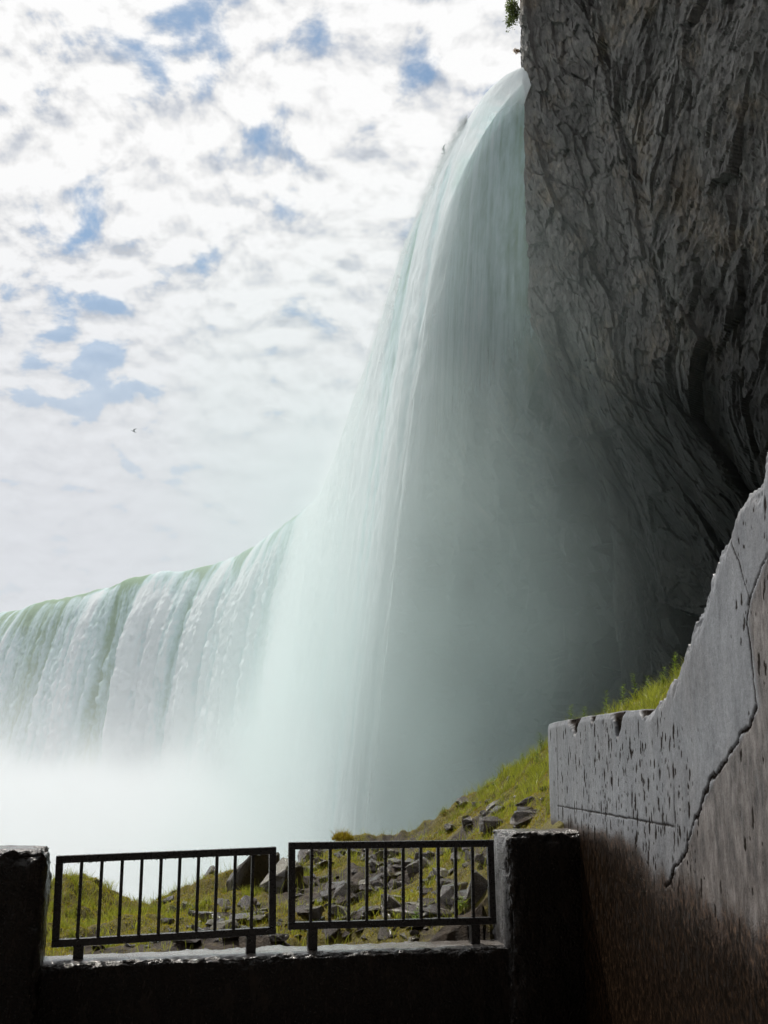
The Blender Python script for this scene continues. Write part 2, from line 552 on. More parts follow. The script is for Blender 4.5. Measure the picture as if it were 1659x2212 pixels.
def metal_mat():
    m, T = new_mat('black_painted_steel')
    o = T.n('ShaderNodeOutputMaterial')
    geo = T.n('ShaderNodeNewGeometry')
    n = T.noise(geo.outputs['Position'], 55, 5, 0.65)
    n2 = T.noise(geo.outputs['Position'], 220, 3, 0.6)
    col = T.ramp(n, [(0.4, (0.010, 0.010, 0.011)), (0.62, (0.020, 0.018, 0.017)), (0.8, (0.05, 0.036, 0.026))])
    b = T.n('ShaderNodeBump', {'Strength': 0.35, 'Distance': 0.003, 'Height': T.m('ADD', n, n2)})
    T.put(o, 'Surface', T.n('ShaderNodeBsdfPrincipled', {'Base Color': col, 'Roughness': T.ss(n, 0.3, 0.7, 0.22, 0.42), 'Specular IOR Level': 0.5, 'Normal': b}))
    return m


M_STEEL = metal_mat()


def drop_mat():
    m, T = new_mat('water_drop')
    o = T.n('ShaderNodeOutputMaterial')
    T.put(o, 'Surface', T.n('ShaderNodeBsdfPrincipled', {'Base Color': (0.85, 0.88, 0.9), 'Roughness': 0.03, 'Transmission Weight': 0.8, 'IOR': 1.33}))
    return m


M_DROP = drop_mat()


def ground_mat():
    m, T = new_mat('mossy_soil')
    o = T.n('ShaderNodeOutputMaterial')
    geo = T.n('ShaderNodeNewGeometry')
    pos = geo.outputs['Position']
    n1 = T.noise(pos, 2.0, 4, 0.6)
    n2 = T.noise(pos, 14, 6, 0.65)
    n3 = T.noise(pos, 70, 4, 0.7)
    soil = T.ramp(n2, [(0.35, (0.018, 0.012, 0.008)), (0.55, (0.05, 0.036, 0.024)), (0.75, (0.10, 0.075, 0.05))])
    moss = T.ramp(n3, [(0.35, (0.06, 0.045, 0.006)), (0.55, (0.13, 0.11, 0.014)), (0.75, (0.21, 0.19, 0.022))])
    veg = T.n('ShaderNodeAttribute', attribute_name='veg').outputs['Fac']
    col = T.mix(T.ss(T.m('ADD', veg, T.m('MULTIPLY', T.m('SUBTRACT', n2, 0.5), 0.8)), 0.3, 0.6), soil, moss)
    b = T.n('ShaderNodeBump', {'Strength': 0.7, 'Distance': 0.03, 'Height': T.m('ADD', n2, n3)})
    T.put(o, 'Surface', T.n('ShaderNodeBsdfPrincipled', {'Base Color': col, 'Roughness': 0.6, 'Specular IOR Level': 0.2, 'Normal': b}))
    return m


M_SOIL = ground_mat()


def water_mat():
    m, T = new_mat('falling_water')
    m.surface_render_method = 'BLENDED'
    o = T.n('ShaderNodeOutputMaterial')
    foam = T.n('ShaderNodeAttribute', attribute_name='foam').outputs['Fac']
    alpha = T.n('ShaderNodeAttribute', attribute_name='alpha').outputs['Fac']
    uvw = T.n('ShaderNodeAttribute', attribute_name='flow').outputs['Vector']
    n1 = T.noise(T.v('MULTIPLY', uvw, (1.0, 0.10, 1.0)), 1.1, 6, 0.6)
    n2 = T.noise(T.v('MULTIPLY', uvw, (1.0, 0.45, 1.0)), 1.6, 6, 0.65)
    f2 = T.m('ADD', foam, T.m('ADD', T.m('MULTIPLY', T.m('SUBTRACT', n1, 0.5), 1.0), T.m('MULTIPLY', T.m('SUBTRACT', n2, 0.5), 0.9)))
    col = T.ramp(f2, [(0.02, (0.40, 0.53, 0.39)), (0.30, (0.55, 0.70, 0.67)), (0.60, (0.74, 0.875, 0.905)), (0.88, (0.90, 0.945, 0.97))])
    b = T.n('ShaderNodeBump', {'Strength': 0.35, 'Distance': 0.5, 'Height': T.m('ADD', n2, T.m('MULTIPLY', n1, 0.7))})
    d = T.n('ShaderNodeBsdfDiffuse', {0: col, 'Normal': b})
    t = T.n('ShaderNodeBsdfTranslucent', {0: col, 'Normal': b})
    s = T.n('ShaderNodeMixShader', {0: T.ss(foam, 0.0, 1.0, 0.42, 0.36), 1: d, 2: t})
    tr = T.n('ShaderNodeBsdfTransparent')
    a2 = T.m('MULTIPLY', alpha, T.m('ADD', 1.0, T.m('MULTIPLY', T.m('SUBTRACT', n1, 0.5), T.m('MULTIPLY', T.m('SUBTRACT', 1.0, alpha), 2.2))), clamp=True)
    T.put(o, 'Surface', T.n('ShaderNodeMixShader', {0: a2, 1: tr, 2: s}))
    return m


M_WATER = water_mat()


def pool_mat():
    m, T = new_mat('churning_water')
    o = T.n('ShaderNodeOutputMaterial')
    geo = T.n('ShaderNodeNewGeometry')
    n = T.noise(geo.outputs['Position'], 0.08, 8, 0.65, 1.5)
    col = T.ramp(n, [(0.35, (0.06, 0.11, 0.10)), (0.5, (0.16, 0.22, 0.21)), (0.62, (0.40, 0.44, 0.44))])
    b = T.n('ShaderNodeBump', {'Strength': 0.6, 'Distance': 0.5, 'Height': n})
    T.put(o, 'Surface', T.n('ShaderNodeBsdfPrincipled', {'Base Color': col, 'Roughness': 0.35, 'Normal': b}))
    return m


# ------------------------------------------------------------------ the setting: water, cliff, slope, deck
H = 45.3            # height of the brink
POOL = -10.0

def plane(name, x0, x1, y0, y1, z, mat, kind='structure'):
    me = mesh_np(name, [(x0, y0, z), (x1, y0, z), (x1, y1, z), (x0, y1, z)], [(0, 1, 2, 3)], smooth=False)
    return tag(link(name, me, mat), kind=kind)


pool = plane('water', -2500, 2500, -2500, 2500, POOL, pool_mat())

# brink line in plan, read from the photograph at the height of the brink
brink_px = [(1128, 138), (1105, 158), (1060, 205), (1010, 272), (970, 350), (930, 462), (893, 560), (862, 660), (825, 752), (790, 850),
            (758, 955), (732, 1030), (706, 1078), (680, 1100), (640, 1117), (610, 1140), (575, 1170), (530, 1203), (470, 1222), (400, 1234), (330, 1242), (262, 1253), (200, 1277), (130, 1292),
            (60, 1310), (0, 1325)]
BR = [at_z(x, y, H) for x, y in brink_px]
BR = [(p.x, p.y) for p in BR]
dx, dy = BR[-1][0] - BR[-5][0], BR[-1][1] - BR[-5][1]
L = math.hypot(dx, dy)
BR += [(BR[-1][0] + dx / L * k, BR[-1][1] + dy / L * k * 0.8) for k in (30, 70, 120, 180)]
BR = [(BR[0][0] + 2.2, BR[0][1] - 0.3)] + BR


def resample(pts, steps):
    """points along a polyline, smoothed, at the given spacing function of arc length"""
    p = np.array(pts, float)
    for _ in range(4):
        q = p.copy()
        q[1:-1] = 0.25 * p[:-2] + 0.5 * p[1:-1] + 0.25 * p[2:]
        mid = 0.5 * (q[:-1] + q[1:])
        r = np.empty((len(q) + len(mid), p.shape[1]))
        r[0::2] = q
        r[1::2] = mid
        p = r
        if len(p) > 500:
            break
    s = np.concatenate([[0], np.cumsum(np.linalg.norm(np.diff(p, axis=0), axis=1))])
    t = np.asarray(steps)
    t = t[t <= s[-1]]
    return np.stack([np.interp(t, s, p[:, i]) for i in range(p.shape[1])], 1), t


st = [0.0]
while st[-1] < 640:
    s_ = st[-1]
    st.append(s_ + (0.22 if s_ < 60 else 0.32 if s_ < 160 else 0.5 if s_ < 340 else 2.0))
brink, bs = resample(BR, st)
tang = np.gradient(brink, axis=0)
tang /= np.linalg.norm(tang, axis=1, keepdims=True)
for _ in range(40):
    tang[1:-1] = (tang[:-2] + tang[1:-1] * 2 + tang[2:]) / 4
tang /= np.linalg.norm(tang, axis=1, keepdims=True)
outn = np.stack([-tang[:, 1], tang[:, 0]], 1)      # towards the gorge
if outn[10, 0] > 0:
    outn = -outn
outn[bs < 30] = outn[np.searchsorted(bs, 30)]


def waterfall(name, s0, s1, vel, drop_rows, up_len, seed, foam0, alpha_fn, relief=1.0, setback=0.0):
    k = (bs >= s0) & (bs <= s1)
    B, N, S = brink[k], outn[k], bs[k]
    up = -np.linspace(1, 0, 14) ** 1.6 * up_len
    T_end = math.sqrt(2 * (H - POOL + 1.0) / 9.81)
    tt = np.linspace(0, 1, drop_rows + 1)[1:] ** 0.8 * T_end
    vel = np.broadcast_to(np.asarray(vel, float), S.shape)
    nr = len(up) + len(tt)
    P = np.zeros((len(S), nr, 3))
    outd = -setback + np.concatenate([up, np.zeros(len(tt))])[None, :] + np.concatenate([np.zeros(len(up)), tt])[None, :] * vel[:, None]
    zz = H - np.concatenate([np.zeros(len(up)), 0.5 * 9.81 * tt ** 2])
    zz = zz[None, :] + np.zeros((len(S), 1))
    zz = zz + np.concatenate([np.linspace(0.25, 0, len(up)), np.zeros(len(tt))])[None, :]
    fall = np.concatenate([np.zeros(len(up)), H - zz[0, len(up):]])          # metres fallen
    Sg = S[:, None] + 0 * fall[None, :]
    Fg = fall[None, :] + 0 * S[:, None]
    path = np.concatenate([up, fall[len(up):]])[None, :] + 0 * S[:, None]
    # lumps of the brink itself, then ropes and clots of the falling water
    far = sstep(Sg, 95, 190)
    near_end = sstep(Sg, 15, 80)
    lump = fbm(Sg * 0.05, path * 0.01, 0 * Sg, 2, seed) * 1.7 + 0.5 * fbm(Sg * 0.22, path * 0.02, 0 * Sg, 3, seed + 1)
    ropes = fbm(Sg * 0.13, path * 0.008, 0 * Sg, 4, seed + 3, 0.62)
    fine = fbm(Sg * 0.8, path * 0.035, 0 * Sg, 3, seed + 5, 0.6)
    clot = np.abs(fbm(Sg * 0.55, path * 0.30 + ropes * 2, outd * 0.2, 4, seed + 9, 0.6))
    amp = sstep(Fg, 0.3, 18)
    outd2 = outd + relief * (ropes * (0.25 + (0.3 + 1.0 * near_end + 3.6 * far) * amp) + fine * (0.04 + (0.15 + 0.5 * near_end + 0.3 * far) * amp) + (0.32 - clot) * (0.10 + (0.2 + 0.9 * near_end + 0.3 * far) * amp) * 1.3)
    zz2 = zz + relief * (lump * 0.8 + (0.3 - clot) * 0.5) * sstep(-Fg, -6, 0.0) * sstep(Sg, 20, 90)
    P[:, :, 0] = B[:, 0, None] + N[:, 0, None] * outd2
    P[:, :, 1] = B[:, 1, None] + N[:, 1, None] * outd2
    P[:, :, 2] = zz2
    foam = foam0(Sg, Fg, ropes, clot)
    alpha = alpha_fn(Sg, Fg)
    flow = np.stack([Sg, path, outd * 0.2], -1).reshape(-1, 3)
    me = mesh_np(name, P.reshape(-1, 3), grid_faces(len(S), nr), True, {'foam': foam.ravel(), 'alpha': alpha.ravel(), 'flow': flow})
    return me


def foam_main(S, Fl, ropes, clot):
    green = sstep(fbm(S * 0.030, 0 * Fl, 0 * S, 3, 97), -0.16, 0.24)              # where the brink runs deep and green
    reach = 2.0 + 22 * green * (S > 120)
    f = sstep(Fl, 0.1 * reach, reach) * 0.60 + 0.08 + 0.5 * (1 - sstep(S, 70, 150)) * (1 - sstep(Fl, 0, 6))
    f = f + 1.35 * ropes + 0.3 * (0.22 - clot)
    # a slower green stream here and there runs the whole height
    st_ = sstep(fbm(S * 0.085, Fl * 0.002, 0 * S, 2, 137), 0.30, 0.55) * (S > 170)
    f = f - 0.45 * st_ * (1 - 0.5 * sstep(Fl, 20, 50))
    f = f + 0.44 * (1 - sstep(S, 100, 170)) * sstep(S, -2, 5)
    return f


def alpha_main(S, Fl):
    return np.maximum(sstep(S, 0.3, 5.0 + 0.30 * Fl) * 0.995 + 0.005, (1 - sstep(Fl, 0.4, 5.0)) * 0.9)


vel_main = np.interp(bs, [0, 20, 60, 140, 260, 400], [2.6, 2.6, 2.6, 2.9, 4.2, 4.6])
k_ = (bs >= 0) & (bs <= 640)
me = waterfall('waterfall', 0, 640, vel_main[k_], 150, 30.0, 11, foam_main, alpha_main)
fall = link('waterfall', me, M_WATER)
tag(fall, 'huge white and pale green curtain of falling water along the curved brink', 'waterfall', kind='structure')


def foam_veil(S, Fl, ropes, clot):
    return 0.36 + 0.3 * sstep(Fl, 5, 40) + 0.5 * ropes


def alpha_veil(S, Fl):
    return (0.85 - 0.80 * sstep(Fl, 4, 28)) * sstep(S, 0.2, 2.5) * (1 - sstep(S, 45, 70))


kv = (bs >= 0.0) & (bs <= 75)
me = waterfall('veil', 0.0, 75, np.full(kv.sum(), 0.75), 90, 0.6, 41, foam_veil, alpha_veil, relief=0.25, setback=1.3)
link('inner_veil', me, M_WATER, fall)

# rock under the brink, set back behind the falling water
kk = bs <= 430
B, N, S = brink[kk][::3], outn[kk][::3], bs[kk][::3]
ext = np.linspace(24, 0.5, 40)
N = np.concatenate([np.repeat([[-0.55, -0.83]], 40, 0), N])
B = np.concatenate([np.stack([B[0, 0] + 4 + ext, B[0, 1] + 6 + 0.55 * ext], 1), B])
S = np.concatenate([-ext, S])
for _ in range(60):
    N[1:-1] = (N[:-2] + N[1:-1] * 2 + N[2:]) / 4
zr = np.linspace(POOL - 1, H - 0.35, 110)
Sg, Zg = np.meshgrid(S, zr, indexing='ij')
back = -1.7 - 11.0 * (1 - sstep(Zg, 10, 45)) + (1.6 * facets(Sg * 0.16, Zg * 0.12, 5) + 0.7 * facets(Sg * 0.5, Zg * 0.4, 15)) * (1 - sstep(Zg, 22, 36))
P = np.stack([B[:, 0, None] + N[:, 0, None] * back, B[:, 1, None] + N[:, 1, None] * back, Zg], -1).reshape(-1, 3)
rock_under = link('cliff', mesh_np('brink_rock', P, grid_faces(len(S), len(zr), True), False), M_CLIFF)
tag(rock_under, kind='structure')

# the cliff on the right and, unseen, round behind the deck to block sky from the parapet
plan = [(60, 84), (40, 76), (24, 68), (14, 66), (10.6, 64.2), (8.6, 62), (13.0, 58.5), (17.0, 53.5), (20.3, 47), (21.6, 38), (20.5, 28), (17.5, 18), (13.5, 8), (10, 0), (7.5, -5), (3.5, -8.5),
        (-3, -10.5), (-14, -13), (-32, -19), (-60, -34)]
cp = np.array(plan, float)
s_in = np.concatenate([[0], np.cumsum(np.linalg.norm(np.diff(cp, axis=0), axis=1))])
s_edge = s_in[5]
steps = [0.0]
while steps[-1] < s_in[-1] + 5:
    s_ = steps[-1]
    steps.append(s_ + (0.7 if s_ < s_edge - 4 else 0.05 if s_ < s_edge + 21 else 0.5))
# keep the corner crisp: densify linearly then smooth lightly
tt = np.linspace(0, s_in[-1], 900)
pp = np.stack([np.interp(tt, s_in, cp[:, 0]), np.interp(tt, s_in, cp[:, 1])], 1)
for _ in range(14):
    pp[1:-1] = (pp[:-2] + 2 * pp[1:-1] + pp[2:]) / 4
ss_ = np.concatenate([[0], np.cumsum(np.linalg.norm(np.diff(pp, axis=0), axis=1))])
steps = np.array([x for x in steps if x <= ss_[-1]])
CP = np.stack([np.interp(steps, ss_, pp[:, 0]), np.interp(steps, ss_, pp[:, 1])], 1)
ct = np.gradient(CP, axis=0)
ct /= np.linalg.norm(ct, axis=1, keepdims=True)
for _ in range(60):
    ct[1:-1] = (ct[:-2] + 2 * ct[1:-1] + ct[2:]) / 4
ct /= np.linalg.norm(ct, axis=1, keepdims=True)
cn = np.stack([ct[:, 1], -ct[:, 0]], 1)
mid = int(np.searchsorted(steps, s_edge + 15))
if cn[mid, 0] > 0:
    cn = -cn
ztop = 51.5
zc = np.concatenate([np.linspace(POOL - 1, 2, 26)[:-1], np.linspace(2, ztop, 520)])
U, Z = np.meshgrid(steps - s_edge, zc, indexing='ij')
Y = CP[:, 1][:, None] + 0 * Z
zrec = 29 - 0.80 * np.clip(U, 0, 20) + 3.0 * fbm(U * 0.25, Z * 0.03, 0 * U, 3, 61)
rec = sstep(zrec - Z, -2.5, 15.0)
depth = 0 * U
# a nearer mass whose edge runs down the face
edge_u = 6.3 + 0.18 * (40 - Z) + 0.9 * fbm(Z * 0.25, 0 * Z, 0 * Z, 4, 31)
depth += 1.0 * sstep(U, edge_u - 0.7, edge_u + 1.6)
wx, wz = fbm(U * 0.16, Z * 0.10, 0 * U, 3, 71) * 1.1, fbm(U * 0.16, Z * 0.10, 0 * U + 9, 3, 72) * 1.1
shear = 0.22 - 0.60 * sstep(U, edge_u - 0.4, edge_u + 0.4)
du, dz = U + wx + shear * (Z - 30), Z + wz
act = sstep(U, -1.5, 2.0) * 0.8 + 0.2
rel = 0.45 * facets(du * 0.22, dz * 0.09, 81, 0.9) + 0.20 * facets(du * 0.6 + 3, dz * 0.25, 83, 1.0) + 0.11 * facets(du * 1.6, dz * 0.65, 85, 1.1) + 0.05 * facets(du * 4.2, dz * 1.7, 87, 1.1)
rel += 0.22 * fbm(U * 0.6, Z * 0.3, 0 * U, 6, 89, 0.62)
depth += rel * act
rdir = -cn.copy()
rdir[(steps - s_edge) < 4] = -cn[np.searchsorted(steps, s_edge + 4)]
for _ in range(40):
    rdir[1:-1] = (rdir[:-2] + 2 * rdir[1:-1] + rdir[2:]) / 4
rdep = 9.5 * rec * sstep(U, -16, -10)
P = np.stack([CP[:, 0, None] + cn[:, 0, None] * depth + rdir[:, 0, None] * rdep, CP[:, 1, None] + cn[:, 1, None] * depth + rdir[:, 1, None] * rdep, Z + 0 * U], -1)
# top of the cliff runs back as ground
topb = P[:, -1:, :].copy()
topb[:, 0, 0] -= cn[:, 0] * 14
topb[:, 0, 1] -= cn[:, 1] * 14
topb[:, 0, 2] += 1.0
P = np.concatenate([P, topb], 1)
nr = P.shape[1]
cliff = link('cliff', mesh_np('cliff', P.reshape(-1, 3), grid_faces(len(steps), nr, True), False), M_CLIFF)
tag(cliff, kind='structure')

# upper ground on top of the cliff
plateau = [(9.5 + 12, 63 - 2), (60, 78), (900, 300), (900, -600), (-60, -600), (-60, -50), (-14, -26), (4.5, -20), (20, -4), (24, 12), (25, 28)]
me = bpy.data.meshes.new('upper_ground')
me.from_pydata([(x, y, ztop + 0.9) for x, y in plateau], [], [list(range(len(plateau)))])
tag(link('ground', me, M_SOIL), kind='structure')

# -------------------------------------------------------------- retaining wall line
WX0, WK = 1.86, -0.10           # x of the wall face = WX0 + WK * y


def on_wall(px, py):
    v = px_dir(px, py)
    # EYE.x + v.x t = WX0 + WK v.y t
    t = WX0 / (v.x - WK * v.y)
    p = EYE + v * t
    return p.y, p.z


# parapet line (front face) in plan
PFL = at(90, 2083, 6.20)
PFR = at(1103, 2043, 6.78)
pdir = Vector((PFR.x - PFL.x, PFR.y - PFL.y, 0))
plen = pdir.length
pdir.normalize()
pnor = Vector((-pdir.y, pdir.x, 0))         # away from the camera
PANG = math.atan2(pdir.y, pdir.x)


def parapet_y(x):
    return PFL.y + (x - PFL.x) * pdir.y / pdir.x


# -------------------------------------------------------------- the slope
def slope_h(x, y, detail=True):
    x = np.asarray(x, float)
    y = np.asarray(y, float)
    k = np.interp(x, [-6, -3.8, -2.6, -1.8, -1.0, -0.5, 0.4, 1.2], [-0.09, -0.075, -0.072, -0.035, 0.0, 0.014, 0.016, 0.0])
    z = 0.42 + (y - 6.8) * k
    z = z + 0.46 * ((x - 0.30) + np.sqrt((x - 0.30) ** 2 + 0.09))
    z = z - 0.26 * np.maximum(0, x - 1.45)
    # moss mound behind the first railing panel
    z = z + 0.36 * np.exp(-(((x + 2.98) / 0.36) ** 2 + ((y - 11.2) / 0.8) ** 2)) + 0.13 * np.exp(-(((x + 3.5) / 0.5) ** 2 + ((y - 11.3) / 0.9) ** 2))
    z = z + 0.16 * np.exp(-(((x + 1.7) / 0.35) ** 2 + ((y - 11.6) / 0.6) ** 2))
    yc = np.interp(x, [-6, -3.8, -2.5, -1.8, -1.25, -0.5, 0.43, 0.77, 1.27, 1.76, 2.2, 2.74, 4, 8], [12, 12, 11.6, 12, 13.2, 14.2, 14.2, 13.8, 12.8, 11.9, 11, 10.2, 10.5, 11])
    e = np.maximum(0, y - yc)
    z = z - 1.0 * e * e / (e + 0.5)
    if detail:
        z = z + 0.085 * fbm(x * 1.7, y * 1.7, 0 * x, 4, 201) + 0.07 * np.abs(fbm(x * 4.5, y * 4.5, 0 * x, 4, 205)) + 0.17 * np.clip(fbm(x * 2.6, y * 2.6, 0 * x, 3, 209), 0, 1)
    z = np.maximum(z, POOL - 2)
    # under the deck
    py = parapet_y(x) + 0.30
    wx = WX0 + WK * y
    inside = (y < py) & (x < wx + 0.12)
    return np.where(inside, -0.35, z)


xs = np.concatenate([np.linspace(-14, -4.4, 40)[:-1], np.linspace(-4.4, 3.4, 330)[:-1], np.linspace(3.4, 10.5, 60)])
ys = np.concatenate([np.linspace(-9, 6.0, 60)[:-1], np.linspace(6.0, 15.5, 380)[:-1], np.linspace(15.5, 32, 50)])
XG, YG = np.meshgrid(xs, ys, indexing='ij')
ZG = slope_h(XG, YG)
scree = sstep(XG, -1.9, -0.6) * (1 - sstep(XG, 0.75, 1.1)) * sstep(YG, 13.5, 11.0)
vegn = fbm(XG * 1.3, YG * 1.3, 0 * XG, 3, 301) + 0.8 * np.exp(-(((XG + 3.1) / 0.7) ** 2 + ((YG - 11.2) / 1.0) ** 2))
VEG = np.clip(0.80 - 0.24 * scree + 1.2 * vegn, 0, 1)
slope = link('hillside', mesh_np('hillside', np.stack([XG, YG, ZG], -1).reshape(-1, 3), grid_faces(len(xs), len(ys)), True, {'veg': VEG.ravel()}), M_SOIL)
tag(slope, kind='structure')


def veg_at(x, y):
    s = sstep(x, -1.9, -0.6) * (1 - sstep(x, 0.75, 1.1)) * sstep(y, 13.5, 11.0)
    return np.clip(0.80 - 0.24 * s + 1.2 * (fbm(x * 1.3, y * 1.3, 0 * x, 3, 301) + 0.8 * np.exp(-(((x + 3.1) / 0.7) ** 2 + ((y - 11.2) / 1.0) ** 2))), 0, 1)


# deck floor
me = mesh_np('deck_floor', [(-9, -9, 0), (2.9, -9, 0), (1.30, 7.1, 0), (-9, 4.6, 0)], [(0, 1, 2, 3)], False)
tag(link('deck_floor', me, M_WET), kind='structure')

# ------------------------------------------------------------------ retaining wall
rake_px = [(1184, 1564), (1200, 1560), (1240, 1552), (1300, 1543), (1352, 1536), (1405, 1534), (1416, 1520), (1432, 1498), (1445, 1470), (1458, 1450), (1470, 1428), (1476, 1402),
           (1486, 1380), (1493, 1350), (1503, 1325), (1515, 1310), (1524, 1272), (1538, 1232), (1551, 1195), (1562, 1170), (1576, 1140), (1583, 1118), (1597, 1085), (1612, 1066), (1630, 1050),
           (1641, 1040), (1643, 1010), (1645, 985), (1652, 962), (1660, 945)]
rk = [on_wall(*p) for p in rake_px]
WL = rk[0][0]
rk += [(3.6, 3.45), (3.0, 4.6), (2.0, 5.0), (-8, 5.0)]
rd = np.array([p[0] for p in rk])
rz = np.array([p[1] for p in rk])

dcol = np.concatenate([np.linspace(WL, 3.9, 620), np.linspace(3.9, -8, 60)[1:]])
order = np.argsort(rd)
ztp = np.interp(dcol, rd[order], rz[order])
rag = (dcol < rk[5][0] - 0.03) & (dcol > 3.6)
ztp = ztp + np.where(rag, 0.022 * fbm(dcol * 16, 0 * dcol, 0 * dcol, 3, 431) + 0.012 * facets(dcol * 38, 0 * dcol, 433, 0.5), 0.004 * fbm(dcol * 30, 0 * dcol, 0 * dcol, 3, 435))
NV = 430
vv = np.linspace(0, 1, NV)
Dg = dcol[:, None] + 0 * vv[None, :]
Zg = -0.4 + (ztp[:, None] + 0.4) * vv[None, :]
inset = np.zeros_like(Dg)
pit = np.zeros_like(Dg)
inset += 0.004 * fbm(Dg * 3, Zg * 1.2, 0 * Dg, 4, 401) + 0.0015 * fbm(Dg * 20, Zg * 8, 0 * Dg, 3, 405)


def seg_dist(D, Zv, a, b):
    ax, az = a
    bx, bz = b
    t = np.clip(((D - ax) * (bx - ax) + (Zv - az) * (bz - az)) / ((bx - ax) ** 2 + (bz - az) ** 2), 0, 1)
    return np.hypot(D - ax - t * (bx - ax), Zv - az - t * (bz - az)), t


def groove(pts_px, width, dep, jag=0.0, dark=1.0, seed=0):
    global inset, pit
    pts = [on_wall(*p) for p in pts_px]
    jx = jag * fbm(Dg * 12, Zg * 12, 0 * Dg, 5, 500 + seed, 0.65)
    jz = jag * fbm(Dg * 12 + 7, Zg * 12, 0 * Dg, 5, 510 + seed, 0.65)
    wmod = 1 + 0.6 * fbm(Dg * 6, Zg * 6, 0 * Dg, 2, 520 + seed)
    best = np.full(Dg.shape, 9.0)
    for a, b in zip(pts[:-1], pts[1:]):
        d, _ = seg_dist(Dg + jx, Zg + jz, a, b)
        best = np.minimum(best, d)
    g = 1 - sstep(best, width * 0.35 * wmod, width * wmod)
    inset += dep * g
    pit = np.maximum(pit, dark * g)


# form joints
groove([(1203, 1562), (1206, 1700), (1207, 1800), (1208, 1990)], 0.005, 0.003, 0, 0.8)
groove([(1204, 1741), (1290, 1755), (1380, 1771), (1456, 1786)], 0.006, 0.003, 0.006, 0.85, 1)
groove([(1456, 1700), (1457, 1750), (1459, 1800)], 0.005, 0.003, 0.006, 0.6, 2)
# the wide diagonal crack and the thin ones running into it
groove([(1636, 1526), (1628, 1545), (1610, 1575), (1596, 1600), (1582, 1622), (1567, 1646), (1545, 1674), (1528, 1702), (1515, 1735), (1505, 1762), (1494, 1795), (1484, 1824), (1470, 1856), (1452, 1888), (1436, 1915)], 0.0105, 0.010, 0.030, 1.1, 3)
groove([(1576, 1158), (1587, 1190), (1596, 1215), (1606, 1252), (1615, 1280), (1618, 1300), (1612, 1345), (1617, 1380), (1619, 1400), (1624, 1450), (1632, 1518)], 0.006, 0.004, 0.012, 1.0, 4)
groove([(1664, 1190), (1650, 1215), (1640, 1240), (1631, 1265), (1622, 1285), (1616, 1302)], 0.009, 0.007, 0.015, 1.0, 5)
# the rendering on the near side of the crack is rough and worn
cr = [on_wall(*p) for p in ((1436, 1915), (1470, 1856), (1494, 1795), (1515, 1735), (1545, 1674), (1582, 1622), (1610, 1575), (1636, 1526), (1626, 1450), (1619, 1400), (1612, 1345), (1618, 1300), (1650, 1215), (1668, 1180))]
cz_, cd_ = np.array([p[1] for p in cr]), np.array([p[0] for p in cr])
o_ = np.argsort(cz_)
crack_d = np.interp(Zg, cz_[o_], cd_[o_])
side = sstep(crack_d - Dg, 0.0, 0.04) * sstep(Zg, 0.9, 1.1)
inset += side * (0.0 + 0.005 * np.abs(fbm(Dg * 10, Zg * 4, 0 * Dg, 4, 571, 0.6)))
# broken patches along the top edge
for px0, px1, pyt, pyb, dp, sd in ((1222, 1258, 1546, 1592, 0.05, 1), (1270, 1288, 1543, 1574, 0.035, 2), (1313, 1352, 1536, 1586, 0.055, 3), (1372, 1404, 1532, 1552, 0.03, 4)):
    a, b = on_wall((px0 + px1) / 2, pyt), on_wall((px0 + px1) / 2, pyb)
    wl, wr = on_wall(px0, pyt)[0], on_wall(px1, pyt)[0]
    cxd, hw = (wl + wr) / 2, abs(wl - wr) / 2
    t = np.clip((a[1] - Zg) / (a[1] - b[1]), 0, 2)
    g = np.abs(Dg - cxd + 0.05 * fbm(Dg * 12, Zg * 12, 0 * Dg, 3, 540 + sd)) / hw + t * 0.9 + 0.3 * fbm(Dg * 14, Zg * 14, 0 * Dg, 3, 545 + sd)
    m = 1 - sstep(g, 0.75, 1.0)
    inset += m * dp * 0.55 * (1 + 0.7 * fbm(Dg * 25, Zg * 25, 0 * Dg, 3, 547))
    pit = np.maximum(pit, 1.0 * m)
# chipped rake edge
edge_d = ztp[:, None] - Zg
chip = (1 - sstep(edge_d, 0.0, 0.10 + 0.08 * fbm(Dg * 4, 0 * Dg, 0 * Dg, 3, 560))) * (Dg < rk[5][0] + 0.1)
inset += chip * (0.012 + 0.022 * np.abs(fbm(Dg * 22, Zg * 22, 0 * Dg, 4, 561)))
top_round = 1 - sstep(edge_d, 0.0, 0.035)
inset += 0.008 * top_round
# pits left by water and lichen, mostly upright
npit = 2400
pd = rng.uniform(4.0, WL - 0.02, npit)
pz = rng.uniform(0.7, 3.0, npit)
keepn = vnoise(pd * 1.7, pz * 1.3, 0 * pd, 580) + 0.35 * rng.standard_normal(npit)
for a, b, kq in zip(pd, pz, keepn):
    if kq < 0.03 or b > np.interp(a, rd[order], rz[order]) - 0.03:
        continue
    big_ = rng.random() ** 3
    rx, rz_ = 0.0036 + 0.0065 * big_, (0.007 + 0.030 * big_) * rng.uniform(0.6, 1.3)
    i0, i1 = np.searchsorted(-dcol[:620], [-(a + 0.03), -(a - 0.03)])
    if i1 - i0 < 1:
        continue
    sl = slice(max(0, i0), i1)
    q = ((Dg[sl] - a + 0.12 * (Zg[sl] - b)) / rx) ** 2 + ((Zg[sl] - b) / rz_) ** 2 + 0.8 * vnoise(Dg[sl] * 140, Zg[sl] * 70, 0 * Dg[sl], 583)
    g = 1 - sstep(q, 0.95, 1.7)
    inset[sl] += 0.0010 * g
    pit[sl] = np.maximum(pit[sl], g * rng.uniform(0.75, 1.15))
wn = Vector((1, -WK, 0)).normalized()      # into the wall
Xf = WX0 + WK * Dg
Pf = np.stack([Xf + wn.x * inset, Dg + wn.y * inset, Zg], -1)
